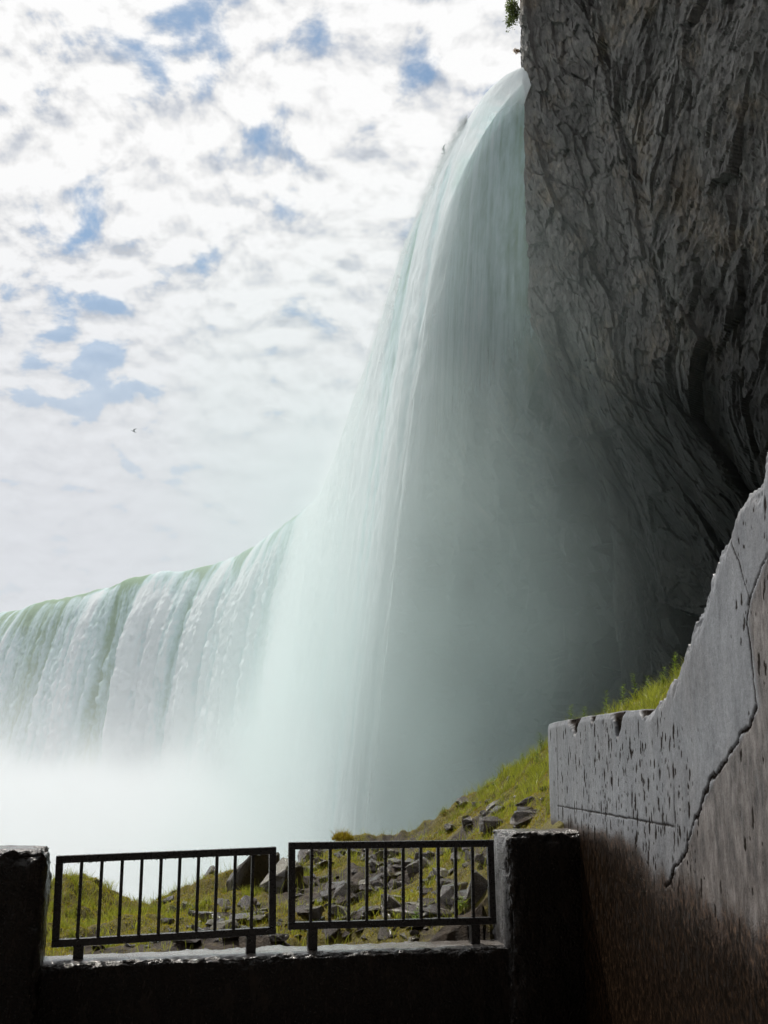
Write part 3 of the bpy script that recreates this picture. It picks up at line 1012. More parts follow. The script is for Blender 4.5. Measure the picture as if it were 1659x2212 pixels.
# wrap: top (1 row back), far end handled by extra columns
TH = 0.34
toprow = Pf[:, -1:, :].copy()
rows = [Pf]
for kq in range(1, 9):
    r = toprow.copy()
    r[:, 0, 0] += wn.x * TH * kq / 8
    r[:, 0, 1] += wn.y * TH * kq / 8
    r[:, 0, 2] += 0.012 * fbm(dcol * 9, np.full(len(dcol), kq * 0.5), 0 * dcol, 3, 590) + 0.006
    rows.append(r)
bot = toprow.copy()
bot[:, 0, 0] += wn.x * TH
bot[:, 0, 1] += wn.y * TH
bot[:, 0, 2] = -0.4
rows.append(bot)
PW = np.concatenate(rows, 1)
pitw = np.concatenate([pit] + [np.full((len(dcol), 1), 0.35)] * 8 + [np.zeros((len(dcol), 1))], 1)
sidew = np.concatenate([side, np.zeros((len(dcol), 9))], 1)
# rounded end column returning into the slope
endc = []
for kq in range(1, 7):
    e = PW[:1].copy()
    ang = kq / 6 * math.pi / 2
    rr = 0.07
    e[:, :, 0] += wn.x * rr * (1 - math.cos(ang)) - WK * rr * math.sin(ang) * 0 + WK * rr * math.sin(ang)
    e[:, :, 1] += wn.y * rr * (1 - math.cos(ang)) + rr * math.sin(ang)
    endc.append(e)
e = endc[-1].copy()
e[:, :, 0] += wn.x * TH
e[:, :, 1] += wn.y * TH
endc.append(e)
PW = np.concatenate(endc[::-1] + [PW], 0)
pitw = np.concatenate([np.repeat(pitw[:1] * 0 + 0.05, 7, 0), pitw], 0)
sidew = np.concatenate([np.repeat(sidew[:1], 7, 0), sidew], 0)
rwall = link('retaining_wall', mesh_np('retaining_wall', PW.reshape(-1, 3), grid_faces(PW.shape[0], PW.shape[1], True), True, {'pit': pitw.ravel(), 'side': sidew.ravel()}), M_CONC)
tag(rwall, 'tall pitted grey concrete retaining wall with raked broken edge and diagonal crack', 'wall')

# ------------------------------------------------------------------ parapet and piers
ztl = at(90, 2083, 6.20).z
ztr = at(1103, 2043, 6.78).z
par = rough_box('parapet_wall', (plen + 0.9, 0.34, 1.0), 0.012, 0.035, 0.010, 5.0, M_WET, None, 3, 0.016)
mid_ = PFL + pdir * (plen / 2) + pnor * 0.17
tilt = math.atan2(ztr - ztl, plen)
par.matrix_world = Matrix.Translation((mid_.x, mid_.y, (ztl + ztr) / 2 - 1.0)) @ Matrix.Rotation(PANG, 4, 'Z') @ Matrix.Rotation(-tilt, 4, 'Y')
tag(par, 'low dark wet concrete parapet carrying the two railing panels', 'parapet')

pr = at(97, 1832, 6.06)
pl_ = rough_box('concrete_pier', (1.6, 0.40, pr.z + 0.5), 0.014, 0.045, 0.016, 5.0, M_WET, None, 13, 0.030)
c = Vector((pr.x, pr.y, 0)) - pdir * 0.8 + pnor * 0.20
pl_.matrix_world = Matrix.Translation((c.x, c.y, -0.5)) @ Matrix.Rotation(PANG, 4, 'Z') @ Matrix.Rotation(R(0.6), 4, 'Y')
tag(pl_, 'black-brown rough concrete pier at the end of the parapet, beside the lower railing panel', 'pier')

pq = at(1097, 1797, 6.72)
pr_ = rough_box('concrete_pier', (0.95, 0.36, pq.z + 0.5), 0.012, 0.035, 0.010, 5.0, M_WET, None, 23, 0.020)
c = Vector((pq.x, pq.y, 0)) + pdir * 0.475 + pnor * 0.18
pr_.matrix_world = Matrix.Translation((c.x, c.y, -0.5)) @ Matrix.Rotation(PANG, 4, 'Z')
tag(pr_, 'short concrete pier joining the retaining wall, pale side face and black front', 'pier')

# ------------------------------------------------------------------ railing panels
def rail_panel(tl, bl, tr, br, dl, dr, feet, label, bars_px):
    A, Bq, Cq, Dq = at(*tl, dl), at(*bl, dl), at(*tr, dr), at(*br, dr)
    base = at(feet[0][0], feet[0][1], dl + (dr - dl) * (feet[0][0] - bl[0]) / (br[0] - bl[0]))
    root = empty('railing_panel', base)
    tag(root, label, 'railing', 'railing panels on the parapet')
    xd = Vector((Cq.x - A.x, Cq.y - A.y, 0)).normalized()
    yd = Vector((-xd.y, xd.x, 0))
    fr = 0.040

    def bar(name, p, q, w, t, bev=0.004, par=root):
        ax = (q - p)
        ln = ax.length
        ax.normalize()
        side = yd
        third = ax.cross(side).normalized()
        rot = Matrix((ax, side, third)).transposed()
        bm = bmesh.new()
        box_bm(bm, (p + q) / 2 - base, (ln, t, w), rot, bev)
        return bm_obj(name, bm, M_STEEL, par)

    up = Vector((0, 0, 1))
    tA, tC = A - up * fr / 2, Cq - up * fr / 2
    bA, bC = Bq + up * fr / 2, Dq + up * fr / 2
    top = bar('top_rail', tA, tC, fr, fr)
    bot = bar('bottom_rail', bA, bC, fr, fr)
    bar('end_post', bA + xd * fr / 2 + up * fr / 2, tA + xd * fr / 2 - up * fr / 2, fr, fr - 0.004)
    bar('end_post', bC - xd * fr / 2 + up * fr / 2, tC - xd * fr / 2 - up * fr / 2, fr, fr - 0.004)
    for f in bars_px:
        pt, pb = tA.lerp(tC, f), bA.lerp(bC, f)
        pb = Vector((pt.x, pt.y, pb.z))
        bar('baluster', pb + up * (fr / 2 - 0.002), pt - up * (fr / 2 - 0.002), 0.0185, 0.0185, 0.002)
    for fx, fy in feet:
        f = (fx - bl[0]) / (br[0] - bl[0])
        d = dl + (dr - dl) * f
        ft = at(fx, fy, d)
        pb = bA.lerp(bC, f)
        p0 = Vector((pb.x, pb.y, ft.z - 0.03))
        foot = bar('foot_post', p0, Vector((pb.x, pb.y, pb.z - fr / 2 + 0.004)), 0.055, 0.055, 0.004)
        bm = bmesh.new()
        Mx = Matrix.Translation(Vector((pb.x, pb.y, (ft.z + pb.z) / 2)) - yd * 0.029 - base) @ Matrix((xd, up, -yd)).transposed().to_4x4()
        bmesh.ops.create_cone(bm, cap_ends=True, segments=10, radius1=0.008, radius2=0.007, depth=0.008, matrix=Mx)
        bm_obj('bolt', bm, M_STEEL, foot)
    # beads of water hanging under and standing on the rails
    bm = bmesh.new()
    for p, q, ondown in ((tA, tC, True), (bA, bC, True), (tA, tC, False), (bA, bC, False)):
        nd = 44 if ondown else 70
        for _ in range(nd):
            f = rng.random()
            r0 = rng.uniform(0.0022, 0.0048)
            pos = p.lerp(q, f) + up * ((-fr / 2 - r0 * 0.3) if ondown else fr / 2) + yd * rng.uniform(-0.016, 0.016) - base
            bmesh.ops.create_icosphere(bm, subdivisions=1, radius=r0, matrix=Matrix.Translation(pos) @ Matrix.Diagonal((1, 1, 1.25 if ondown else 0.6, 1)))
    dr_ = bm_obj('water_drops', bm, M_DROP, root, True)
    dr_['kind'] = 'stuff'
    return root


# bar positions as fractions along the panels
LB = [(x - 131) / (1615 - 131) for x in (300, 433, 567, 698, 827, 953, 1080, 1206, 1332, 1455)]
RB = [(x - 82) / (1467 - 82) for x in (235, 357, 481, 601, 725, 844, 964, 1083, 1202, 1320)]
rail_panel((121.6, 1848.7), (111, 2046.5), (596.4, 1829), (595.4, 2017.7), 6.34, 6.60, [(168, 2072), (540, 2053)],
           'lower black steel railing panel, tilted, standing clear of the dark end pier', LB)
rail_panel((623, 1819.5), (622, 2008), (1065, 1814), (1071, 1995.6), 6.62, 6.88, [(673, 2047), (1023, 2032)],
           'higher black steel railing panel, its end touching the pier of the retaining wall', RB)

# ------------------------------------------------------------------ stones
def stone_mesh(name, seed, flat=0.6, cuts=9, sub=1):
    r = np.random.default_rng(seed)
    bm = bmesh.new()
    pts = []
    for _ in range(cuts + 9):
        v = r.standard_normal(3)
        v /= np.linalg.norm(v)
        v = np.sign(v) * np.abs(v) ** 0.55
        pts.append(bm.verts.new(tuple(v * np.array([1, 0.8, flat]) * r.uniform(0.75, 1.05))))
    bmesh.ops.convex_hull(bm, input=pts)
    for v in [v for v in bm.verts if not v.link_faces]:
        bm.verts.remove(v)
    bmesh.ops.bevel(bm, geom=list(bm.edges), offset=0.035, segments=1, affect='EDGES')
    if sub:
        bmesh.ops.triangulate(bm, faces=bm.faces)
        bmesh.ops.subdivide_edges(bm, edges=[e for e in bm.edges if e.calc_length() > 0.25], cuts=sub, use_grid_fill=True)
        co = np.array([v.co[:] for v in bm.verts])
        nn = fbm(co[:, 0] * 2.5 + seed, co[:, 1] * 2.5, co[:, 2] * 2.5, 4, seed, 0.6) * 0.16
        bm.normal_update()
        for v, n in zip(bm.verts, nn):
            v.co += v.normal * float(n)
    me = bpy.data.meshes.new(name)
    bm.to_mesh(me)
    bm.free()
    return me


def put_stone(me, mat, p, size, rot, label, group=None, sink=0.25, cat='stone', name='stone'):
    o = bpy.data.objects.new(name, me)
    COL.objects.link(o)
    if not me.materials:
        me.materials.append(mat)
    o.location = p
    o.scale = size
    o.rotation_euler = rot
    return tag(o, label, cat, group)


def ground_hit(px, py, d0=7.2, d1=16):
    """where the sight line of a pixel meets the slope"""
    ds = np.linspace(d0, d1, 900)
    v = px_dir(px, py)
    x, z = EYE.x + v.x / v.y * ds, EYE.z + v.z / v.y * ds
    h = slope_h(x, ds)
    k = np.nonzero(z <= h)[0]
    i = k[0] if len(k) else len(ds) - 1
    return Vector((x[i], ds[i], float(h[i]))), bool(len(k))


def brow(px, d0=8.2, d1=15.5):
    """the point of the slope that makes the skyline in a pixel column"""
    v = px_dir(px, 1600)
    ds = np.linspace(d0, d1, 500)
    h = slope_h(v.x / v.y * ds, ds)
    i = int(np.argmax((h - EYE.z) / ds))
    return Vector((v.x / v.y * ds[i], ds[i], float(h[i])))


special = [
    # px of base, py of base, width m, depth, height, rot z, mesh seed, mat, label, flat
    (552, 1958, .34, .30, .46, .3, 1, M_ROCKM, 'largest dark mossy boulder behind the end post of the lower railing panel', .9, 10.9),
    (612, 1958, .30, .28, .36, 1.1, 2, M_ROCKM, 'dark boulder filling the gap between the two railing panels', .8, 10.4),
    (672, 1885, .24, .22, .20, .5, 3, M_ROCK, 'brown angular boulder on the skyline behind the first bars of the higher panel', .8, 13.2),
    (205, 1925, .085, .09, .10, .2, 4, M_ROCKM, 'grey rock cap on top of the moss mound', .9, 11.2),
    (395, 1955, .17, .13, .10, .1, 5, M_ROCK, 'dark broken block right of the moss mound', .7, 11.6),
    (452, 1925, .13, .12, .14, .8, 6, M_ROCK, 'pointed dark rock on the skyline next to the largest boulder', .9, 11.9),
    (470, 1990, .26, .22, .09, .2, 7, M_SLAB, 'broad flat wet slab below the largest mossy boulder', .45, None),
    (535, 1985, .18, .16, .06, .5, 8, M_SLAB, 'flat pale slab touching the bottom rail of the lower panel', .4, None),
    (1046, 1925, .17, .16, .20, .3, 9, M_SLAB, 'big tan slanted slab beside the end post of the higher panel', .8, None),
    (770, 1985, .22, .16, .10, -.5, 10, M_SLAB, 'long angular grey slab in the middle of the higher panel', .5, None),
    (1063, 1785, .14, .12, .11, .2, 11, M_ROCK, 'dark cube-shaped rock on the slope above the pier', .85, None),
    (1135, 1735, .17, .14, .07, .1, 12, M_ROCK, 'brown split slab on the slope next to the retaining wall end', .5, None),
    (1150, 1768, .22, .16, .09, -.2, 13, M_ROCK, 'low wide brown slab just above the pier top', .5, None),
    (975, 2012, .20, .13, .04, .1, 14, M_SLAB, 'pale wet slab lying against the back of the parapet', .35, None),
    (400, 2036, .13, .10, .035, .3, 15, M_SLAB, 'pale flat slab on the parapet edge below the lower panel', .35, None),
    (740, 1822, .17, .12, .035, .0, 16, M_SLAB, 'thin flat skyline stone carrying a grass tussock', .3, 14.0),
    (793, 1818, .075, .07, .06, .6, 17, M_SLAB, 'small tan stone alone on the skyline right of the tussock', .9, 14.0),
    (1000, 1835, .17, .12, .06, .4, 18, M_SLAB, 'tan slab under the top rail near the end of the higher panel', .5, None),
    (730, 1915, .16, .12, .06, .1, 19, M_SLAB, 'pale level slab crossing the second and third bars of the higher panel', .4, None),
    (845, 1960, .11, .10, .11, .9, 20, M_SLAB, 'upright shiny wedge of stone in mid scree', .9, None),
    (720, 2020, .09, .08, .07, .4, 21, M_ROCK, 'reddish pointed stone beside the near foot of the higher panel', .8, None),
    (600, 2028, .10, .09, .05, .4, 22, M_SLAB, 'glistening wet stone at the parapet edge between the panels', .6, None),
    (360, 1995, .08, .06, .05, .4, 23, M_ROCK, 'small dark wedge stone in the grass behind the fourth bar', .7, None),
    (170, 2000, .07, .06, .035, .4, 24, M_ROCK, 'small dark stone in the grass near the tilted panel end post', .7, None),
    (1105, 1690, .07, .05, .09, .4, 25, M_ROCK, 'narrow dark stone standing in the grass of the upper slope', .9, None),
    (975, 1790, .10, .08, .06, .4, 26, M_ROCKM, 'brown mossy stone on the slope skyline above the higher panel', .7, None),
    (1340, 1515, .13, .10, .05, .2, 27, M_SLAB, 'pale flat stone in the grass above the retaining wall', .5, None),
]
SPECIAL_POS = []
for (px, py, w, dd, hh, rz0, sd, mat, lab, flat, dist) in special:
    if dist is None:
        p, ok = ground_hit(px, py)
    else:
        p = at(px, py, dist)
        g = float(slope_h(np.array([p.x]), np.array([p.y]))[0])
        p = Vector((p.x, p.y, max(g, p.z - 0.05) if abs(g - p.z) > 0.2 else g))
    me = stone_mesh('stone_%02d' % sd, 900 + sd, 0.9, 8, 2)
    w, dd, hh = w * 0.84, dd * 0.84, hh * 0.80
    put_stone(me, mat, p + Vector((0, 0, hh * 0.15)), (w, dd, hh), (random.uniform(-.12, .12), random.uniform(-.12, .12), rz0), lab)
    SPECIAL_POS.append((p.x, p.y, w))

kinds = [(stone_mesh('scree_%d' % i, 950 + i, random.uniform(0.45, 0.85), 7, 1 if i < 4 else 0), (M_ROCK, M_SLAB, M_ROCKM)[i % 3]) for i in range(10)]
zones = [  # px range, py range, count, size range, label, group
    ((640, 1075), (1830, 1905), 62, (.035, .10), 'small wet brown stone in the upper scree behind the higher railing panel', 'upper scree stones'),
    ((630, 1080), (1905, 1985), 84, (.035, .11), 'small wet brown stone in the lower scree behind the higher railing panel', 'lower scree stones'),
    ((600, 1080), (1990, 2030), 46, (.02, .06), 'small stone lying behind the parapet under the higher railing panel', 'stones along the parapet edge'),
    ((350, 600), (1945, 2040), 58, (.025, .075), 'small wet stone on the rocky end of the lower railing panel view', 'stones behind the lower panel'),
    ((110, 350), (1990, 2050), 22, (.015, .045), 'small dark stone in the grass at the mossy end of the lower panel', 'stones in the moss'),
    ((980, 1175), (1700, 1790), 26, (.03, .085), 'small brown stone on the mossy slope above the pier', 'stones on the upper slope'),
]
ORD = ['first', 'second', 'third', 'fourth', 'fifth', 'sixth', 'seventh', 'eighth', 'ninth', 'tenth', 'last']


def stone_label(sx, grp, lab, mat, f):
    """which railing gap a small stone is seen through, and how it looks"""
    col = {'wet_brown_stone': 'brown', 'pale_wet_slab_stone': 'pale', 'mossy_wet_stone': 'dark mossy'}[mat.name]
    size = 'tiny' if f < 0.12 else 'small' if f < 0.5 else 'larger'
    where = {'upper scree stones': 'high in the scree', 'lower scree stones': 'low in the scree', 'stones along the parapet edge': 'below the bottom rail',
             'stones behind the lower panel': 'among rocks', 'stones in the moss': 'in the moss', 'stones on the upper slope': ''}[grp]
    if grp == 'stones on the upper slope':
        return '%s %s stone on the mossy slope %s' % (size, col, 'above the railing end' if sx < 1080 else 'above the pier' if sx < 1130 else 'close to the wall corner')
    if sx > 612:
        i = sum(sx > 623 + b * 445 for b in RB)
        return '%s %s stone in the %s gap of the higher panel, %s' % (size, col, ORD[i], where)
    i = sum(sx > 121 + b * 475 for b in LB)
    return '%s %s stone in the %s gap of the lower panel, %s' % (size, col, ORD[i], where)


for (x0, x1), (y0, y1), cnt, (s0, s1), lab, grp in zones:
    done = 0
    tries = 0
    while done < cnt and tries < cnt * 6:
        tries += 1
        p, ok = ground_hit(random.uniform(x0, x1), random.uniform(y0, y1))
        if not ok or any((p.x - a) ** 2 + (p.y - b) ** 2 < (0.75 * w_) ** 2 for a, b, w_ in SPECIAL_POS):
            continue
        me, mat = random.choice(kinds)
        s = 1.25 * (s0 + (s1 - s0) * random.random() ** 1.8)
        v = p - EYE
        k = v.y * math.cos(PITCH) + v.z * math.sin(PITCH)
        sx = CX + F * v.x / k
        lab2 = stone_label(sx, grp, lab, me.materials[0] if me.materials else mat, (s / 1.25 - s0) / (s1 - s0))
        put_stone(me, mat, p + Vector((0, 0, s * 0.02)), (s * random.uniform(.8, 1.3), s * random.uniform(.7, 1.1), s * random.uniform(.45, .95)),
                  (random.uniform(-.5, .5), random.uniform(-.5, .5), random.uniform(0, 6.28)), lab2, grp)
        done += 1

# ------------------------------------------------------------------ grass and moss
def blades(name, pts, hts, wid, lean, mat, tint, seg=2):
    """curved grass blades, one strip each, as one mesh"""
    n = len(pts)
    ang = rng.uniform(0, 2 * np.pi, n)
    la = rng.uniform(0, 2 * np.pi, n)
    side = np.stack([np.cos(ang), np.sin(ang), 0 * ang], 1)
    ld = np.stack([np.cos(la), np.sin(la), 0 * la], 1) * (lean * rng.uniform(0.2, 1.0, n) * hts)[:, None]
    V = []
    for i in range(seg):
        t = i / seg
        c = pts + np.array([0, 0, 1]) * (hts * t * (1 - 0.15 * t))[:, None] + ld * t * t
        w = (wid * (1 - 0.45 * t))[:, None] / 2
        V += [c - side * w, c + side * w]
    V.append(pts + np.array([0, 0, 1]) * (hts * 0.85)[:, None] + ld)
    k = 2 * seg + 1
    V = np.stack(V, 1)
    idx = np.arange(n)[:, None] * k
    fs = []
    for i in range(seg - 1):
        a = 2 * i
        fs += [np.concatenate([idx + a, idx + a + 1, idx + a + 3], 1), np.concatenate([idx + a, idx + a + 3, idx + a + 2], 1)]
    a = 2 * (seg - 1)
    fs.append(np.concatenate([idx + a, idx + a + 1, idx + a + 2], 1))
    me = mesh_np(name, V.reshape(-1, 3), np.concatenate(fs), True, {'tint': np.repeat(tint, k)})
    o = link(name, me, mat)
    o['kind'] = 'stuff'
    return o


def scatter(n, x0, x1, y0, y1):
    x, y = rng.uniform(x0, x1, n), rng.uniform(y0, y1, n)
    ok = (y > parapet_y(x) + 0.40) & (x > WX0 + WK * y + 0.42) | (y > parapet_y(x) + 0.40) & (y > WL + 0.25) | (y > parapet_y(x) + 0.40) & (x < 0.55)
    x, y = x[ok], y[ok]
    z = slope_h(x, y)
    # only what stands above or just under the brow
    return x, y, z


# short moss fuzz
x, y, z = scatter(330000, -4.4, 3.4, 6.6, 15.2)
v = veg_at(x, y)
ok = rng.random(len(x)) < sstep(v, 0.35, 0.75)
x, y, z, v = x[ok], y[ok], z[ok], v[ok]
tint = np.clip(0.45 + 0.9 * fbm(x * 2.2, y * 2.2, 0 * x, 3, 611) + 0.25 * rng.standard_normal(len(x)), 0, 1)
mo = blades('moss', np.stack([x, y, z - 0.004], 1), rng.uniform(0.010, 0.028, len(x)), rng.uniform(0.006, 0.012, len(x)), 0.7, M_MOSS, tint, 1)
tag(mo, 'yellow-green and ochre moss covering the mounds and slope', 'moss', kind='stuff')
# grass blades
x, y, z = scatter(150000, -4.4, 3.4, 6.7, 15.0)
v = veg_at(x, y)
gd = fbm(x * 1.1, y * 1.1, 0 * x, 3, 621)
up_ = sstep(x + 0.09 * (y - 10), 0.9, 1.5)
lf_ = sstep(-x, 1.5, 2.4)
dens = sstep(v + 0.9 * gd, 0.55, 1.15) * (0.22 + 0.75 * up_ + 0.35 * lf_) + 0.04
ok = rng.random(len(x)) < dens * 0.55
x, y, z, up_, gd = x[ok], y[ok], z[ok], up_[ok], gd[ok]
tint = np.clip(0.5 + 0.4 * gd + 0.25 * rng.standard_normal(len(x)), 0, 1)
ht = rng.uniform(0.035, 0.10, len(x)) * (1 + 0.8 * up_) * (1 + 0.4 * np.clip(gd, 0, 1))
gr = blades('grass', np.stack([x, y, z - 0.004], 1), ht, rng.uniform(0.003, 0.0055, len(x)), 0.75, M_GRASS, tint, 3)
tag(gr, 'short bright green grass growing through the moss on the slope', 'grass', kind='stuff')
# tufts
x, y, z = scatter(5200, -4.4, 3.4, 6.8, 15.0)
v = veg_at(x, y)
up_ = sstep(x + 0.09 * (y - 10), 0.9, 1.5)
ok = rng.random(len(x)) < (0.07 + 0.5 * up_ + 0.22 * sstep(-x, 1.5, 2.4)) * sstep(v, 0.2, 0.6)
x, y, up_ = x[ok], y[ok], up_[ok]
k_ = 34
cx_, cy_ = np.repeat(x, k_), np.repeat(y, k_)
sz = np.repeat(rng.uniform(0.6, 1.5, len(x)) * (1 + 0.35 * up_), k_)
cx_ = cx_ + rng.normal(0, 0.022, len(cx_)) * sz
cy_ = cy_ + rng.normal(0, 0.022, len(cy_)) * sz
tn_ = np.clip(np.repeat(rng.uniform(0.1, 0.9, len(x)), k_) + rng.normal(0, 0.2, len(cx_)), 0, 1)
tf = blades('grass', np.stack([cx_, cy_, slope_h(cx_, cy_) - 0.005], 1), rng.uniform(0.05, 0.11, len(cx_)) * sz, rng.uniform(0.003, 0.0055, len(cx_)), 0.9, M_GRASS, tn_, 3)
tag(tf, 'clumped tufts of longer wet grass on the slope and among the stones', 'grass', kind='stuff')
# long thin stalks on the brow
x, y, z = scatter(3200, -4.3, 3.0, 7.0, 14.6)
st_ = blades('grass', np.stack([x, y, z], 1), rng.uniform(0.08, 0.22, len(x)), np.full(len(x), 0.003), 0.45, M_GRASS, rng.uniform(0, 0.7, len(x)), 3)
tag(st_, 'thin taller grass stalks standing out of the moss', 'grass', kind='stuff')

# tussock on its stone
p = at(740, 1815, 14.0)
g = float(slope_h(np.array([p.x]), np.array([p.y]))[0])
n = 900
a, r_ = rng.uniform(0, 6.28, n), 0.13 * np.sqrt(rng.random(n))
tp = Vector((p.x, p.y, max(g, p.z - 0.03) + 0.03))
pts = np.stack([r_ * np.cos(a), 0.8 * r_ * np.sin(a), 0.055 * (1 - (r_ / 0.14) ** 2) - 0.01], 1)
tus = blades('grass_tussock', pts, rng.uniform(0.03, 0.085, n) * np.where(rng.random(n) < 0.12, 2.0, 1.0), rng.uniform(0.004, 0.008, n), 0.8, M_MOSS, rng.uniform(0, 0.5, n), 2)
tus.location = tp
del tus['kind']
tag(tus, 'round brown-green grass tussock alone on a flat skyline stone', 'tussock')

# ------------------------------------------------------------------ leafy weeds on the upper slope
def weed(px, py, h, seed, label, dist=None):
    r = np.random.default_rng(seed)
    p, ok = ground_hit(px, py)
    if not ok:
        p = brow(px)
    root = empty('leafy_weed', p)
    tag(root, label, 'weed', 'leafy weeds on the slope')
    bend = np.array([r.uniform(-.12, .12), r.uniform(-.12, .12), 0])
    N_ = 8
    ring = []
    for i in range(N_ + 1):
        t = i / N_
        c = np.array([0, 0, h * t]) + bend * h * t * t
        for a in (0, 2.09, 4.19):
            ring.append(c + np.array([math.cos(a), math.sin(a), 0]) * 0.0035 * (1 - 0.7 * t))
    f = []
    for i in range(N_):
        for j in range(3):
            f.append((i * 3 + j, i * 3 + (j + 1) % 3, i * 3 + 3 + (j + 1) % 3, i * 3 + 3 + j))
    link('stem', mesh_np('stem', np.array(ring), np.array(f)), M_STEM, root)
    V, Fq, tn = [], [], []
    nl = int(16 + h * 90)
    for i in range(nl):
        t = 0.15 + 0.85 * (i + r.random()) / nl
        c = np.array([0, 0, h * t]) + bend * h * t * t
        a = i * 2.4 + r.uniform(-.3, .3)
        ln = r.uniform(0.035, 0.07) * (1.15 - 0.55 * t)
        d = np.array([math.cos(a), math.sin(a), r.uniform(0.15, 0.9)])
        d /= np.linalg.norm(d)
        s = np.cross(d, [0, 0, 1])
        s /= np.linalg.norm(s)
        w = ln * 0.19
        k = len(V)
        V += [c, c + d * ln * 0.5 + s * w, c + d * ln - np.array([0, 0, ln * 0.15]), c + d * ln * 0.5 - s * w]
        Fq.append((k, k + 1, k + 2, k + 3))
        tn += [r.random()] * 4
    link('leaves', mesh_np('leaves', np.array(V), np.array(Fq), True, {'tint': np.array(tn)}), M_LEAF, root)


WEEDS = [(1235, 1552, .13, 'leafy weed at the corner end of the retaining wall top'),
         (1262, 1545, .13, 'leafy weed second along the retaining wall top'),
         (1312, 1512, .17, 'tall dark leafy weed on the brow above the middle of the wall top'),
         (1350, 1480, .14, 'upright weed on the brow between the two tallest weeds'),
         (1378, 1470, .18, 'tallest leafy weed on the brow, beyond the pale stone'),
         (1405, 1450, .13, 'weed halfway up the brow towards the raked wall edge'),
         (1440, 1425, .13, 'weed high on the brow near the raked wall edge'),
         (1468, 1415, .17, 'highest leafy weed, partly hidden by the raked wall edge'),
         (1168, 1610, .12, 'leafy weed leaning on the far corner of the retaining wall'),
         (1130, 1660, .10, 'small weed on the grassy brow below the wall corner'),
         (1160, 1655, .10, 'broad-leaved weed in the grass beside the wall corner'),
         (1065, 1705, .09, 'thin weed on the grass brow at mid slope'),
         (900, 2000, .07, 'green plant among stones behind the bottom rail'),
         (1000, 1990, .06, 'small green plant near the far foot of the higher panel')]
for i, (px, py, h, lab) in enumerate(WEEDS):
    weed(px, py, h * 1.45, 40 + i, lab)

# ------------------------------------------------------------------ shrubs on the cliff edge
def shrub(px, py, d, rx, rz_, nleaf, leaf, mat, label, seed):
    r = np.random.default_rng(seed)
    c0 = at(px, py, d)
    root = empty('shrub', c0)
    tag(root, label, 'shrub')
    anchor = np.array([rx * 1.05, 0.3, 0.1])
    # boughs
    V, Fq = [], []
    tips = []
    for b in range(9):
        tip = np.array([r.uniform(-1, .4) * rx, r.uniform(-.8, .8) * rx, r.uniform(-.9, .9) * rz_])
        tips.append(tip)
        for i in range(7):
            t = i / 6
            c = anchor * (1 - t) + tip * t + np.array([0, 0, 0.25 * rz_ * math.sin(t * 3.1)])
            for a in (0, 2.09, 4.19):
                V.append(c + np.array([0, math.cos(a), math.sin(a)]) * 0.03 * (1.1 - t))
        o_ = len(V) - 21
        for i in range(6):
            for j in range(3):
                Fq.append((o_ + i * 3 + j, o_ + i * 3 + (j + 1) % 3, o_ + i * 3 + 3 + (j + 1) % 3, o_ + i * 3 + 3 + j))
    link('branches', mesh_np('branches', np.array(V), np.array(Fq)), M_STEM, root)
    V, Fq, tn = [], [], []
    for i in range(nleaf):
        tip = tips[i % 9] * r.uniform(0.55, 1.05) + anchor * 0.15
        c = tip + r.standard_normal(3) * np.array([rx, rx, rz_]) * 0.20
        d1 = r.standard_normal(3)
        d1[2] -= 0.6
        d1 /= np.linalg.norm(d1)
        s = np.cross(d1, r.standard_normal(3))
        s /= np.linalg.norm(s)
        ln = leaf * r.uniform(0.6, 1.2)
        k = len(V)
        V += [c, c + d1 * ln * 0.5 + s * ln * 0.28, c + d1 * ln, c + d1 * ln * 0.5 - s * ln * 0.28]
        Fq.append((k, k + 1, k + 2, k + 3))
        tn += [r.random()] * 4
    link('leaves', mesh_np('leaves', np.array(V), np.array(Fq), True, {'tint': np.array(tn)}), mat, root)


shrub(1106, 18, 61.2, .55, 1.15, 1500, .16, M_SHRUB, 'green leafy shrub hanging over the top of the cliff edge', 5)
shrub(1117, 110, 61.4, .22, .16, 170, .10, M_RUST, 'tiny russet plant sprouting from the cliff edge below the green shrub', 6)

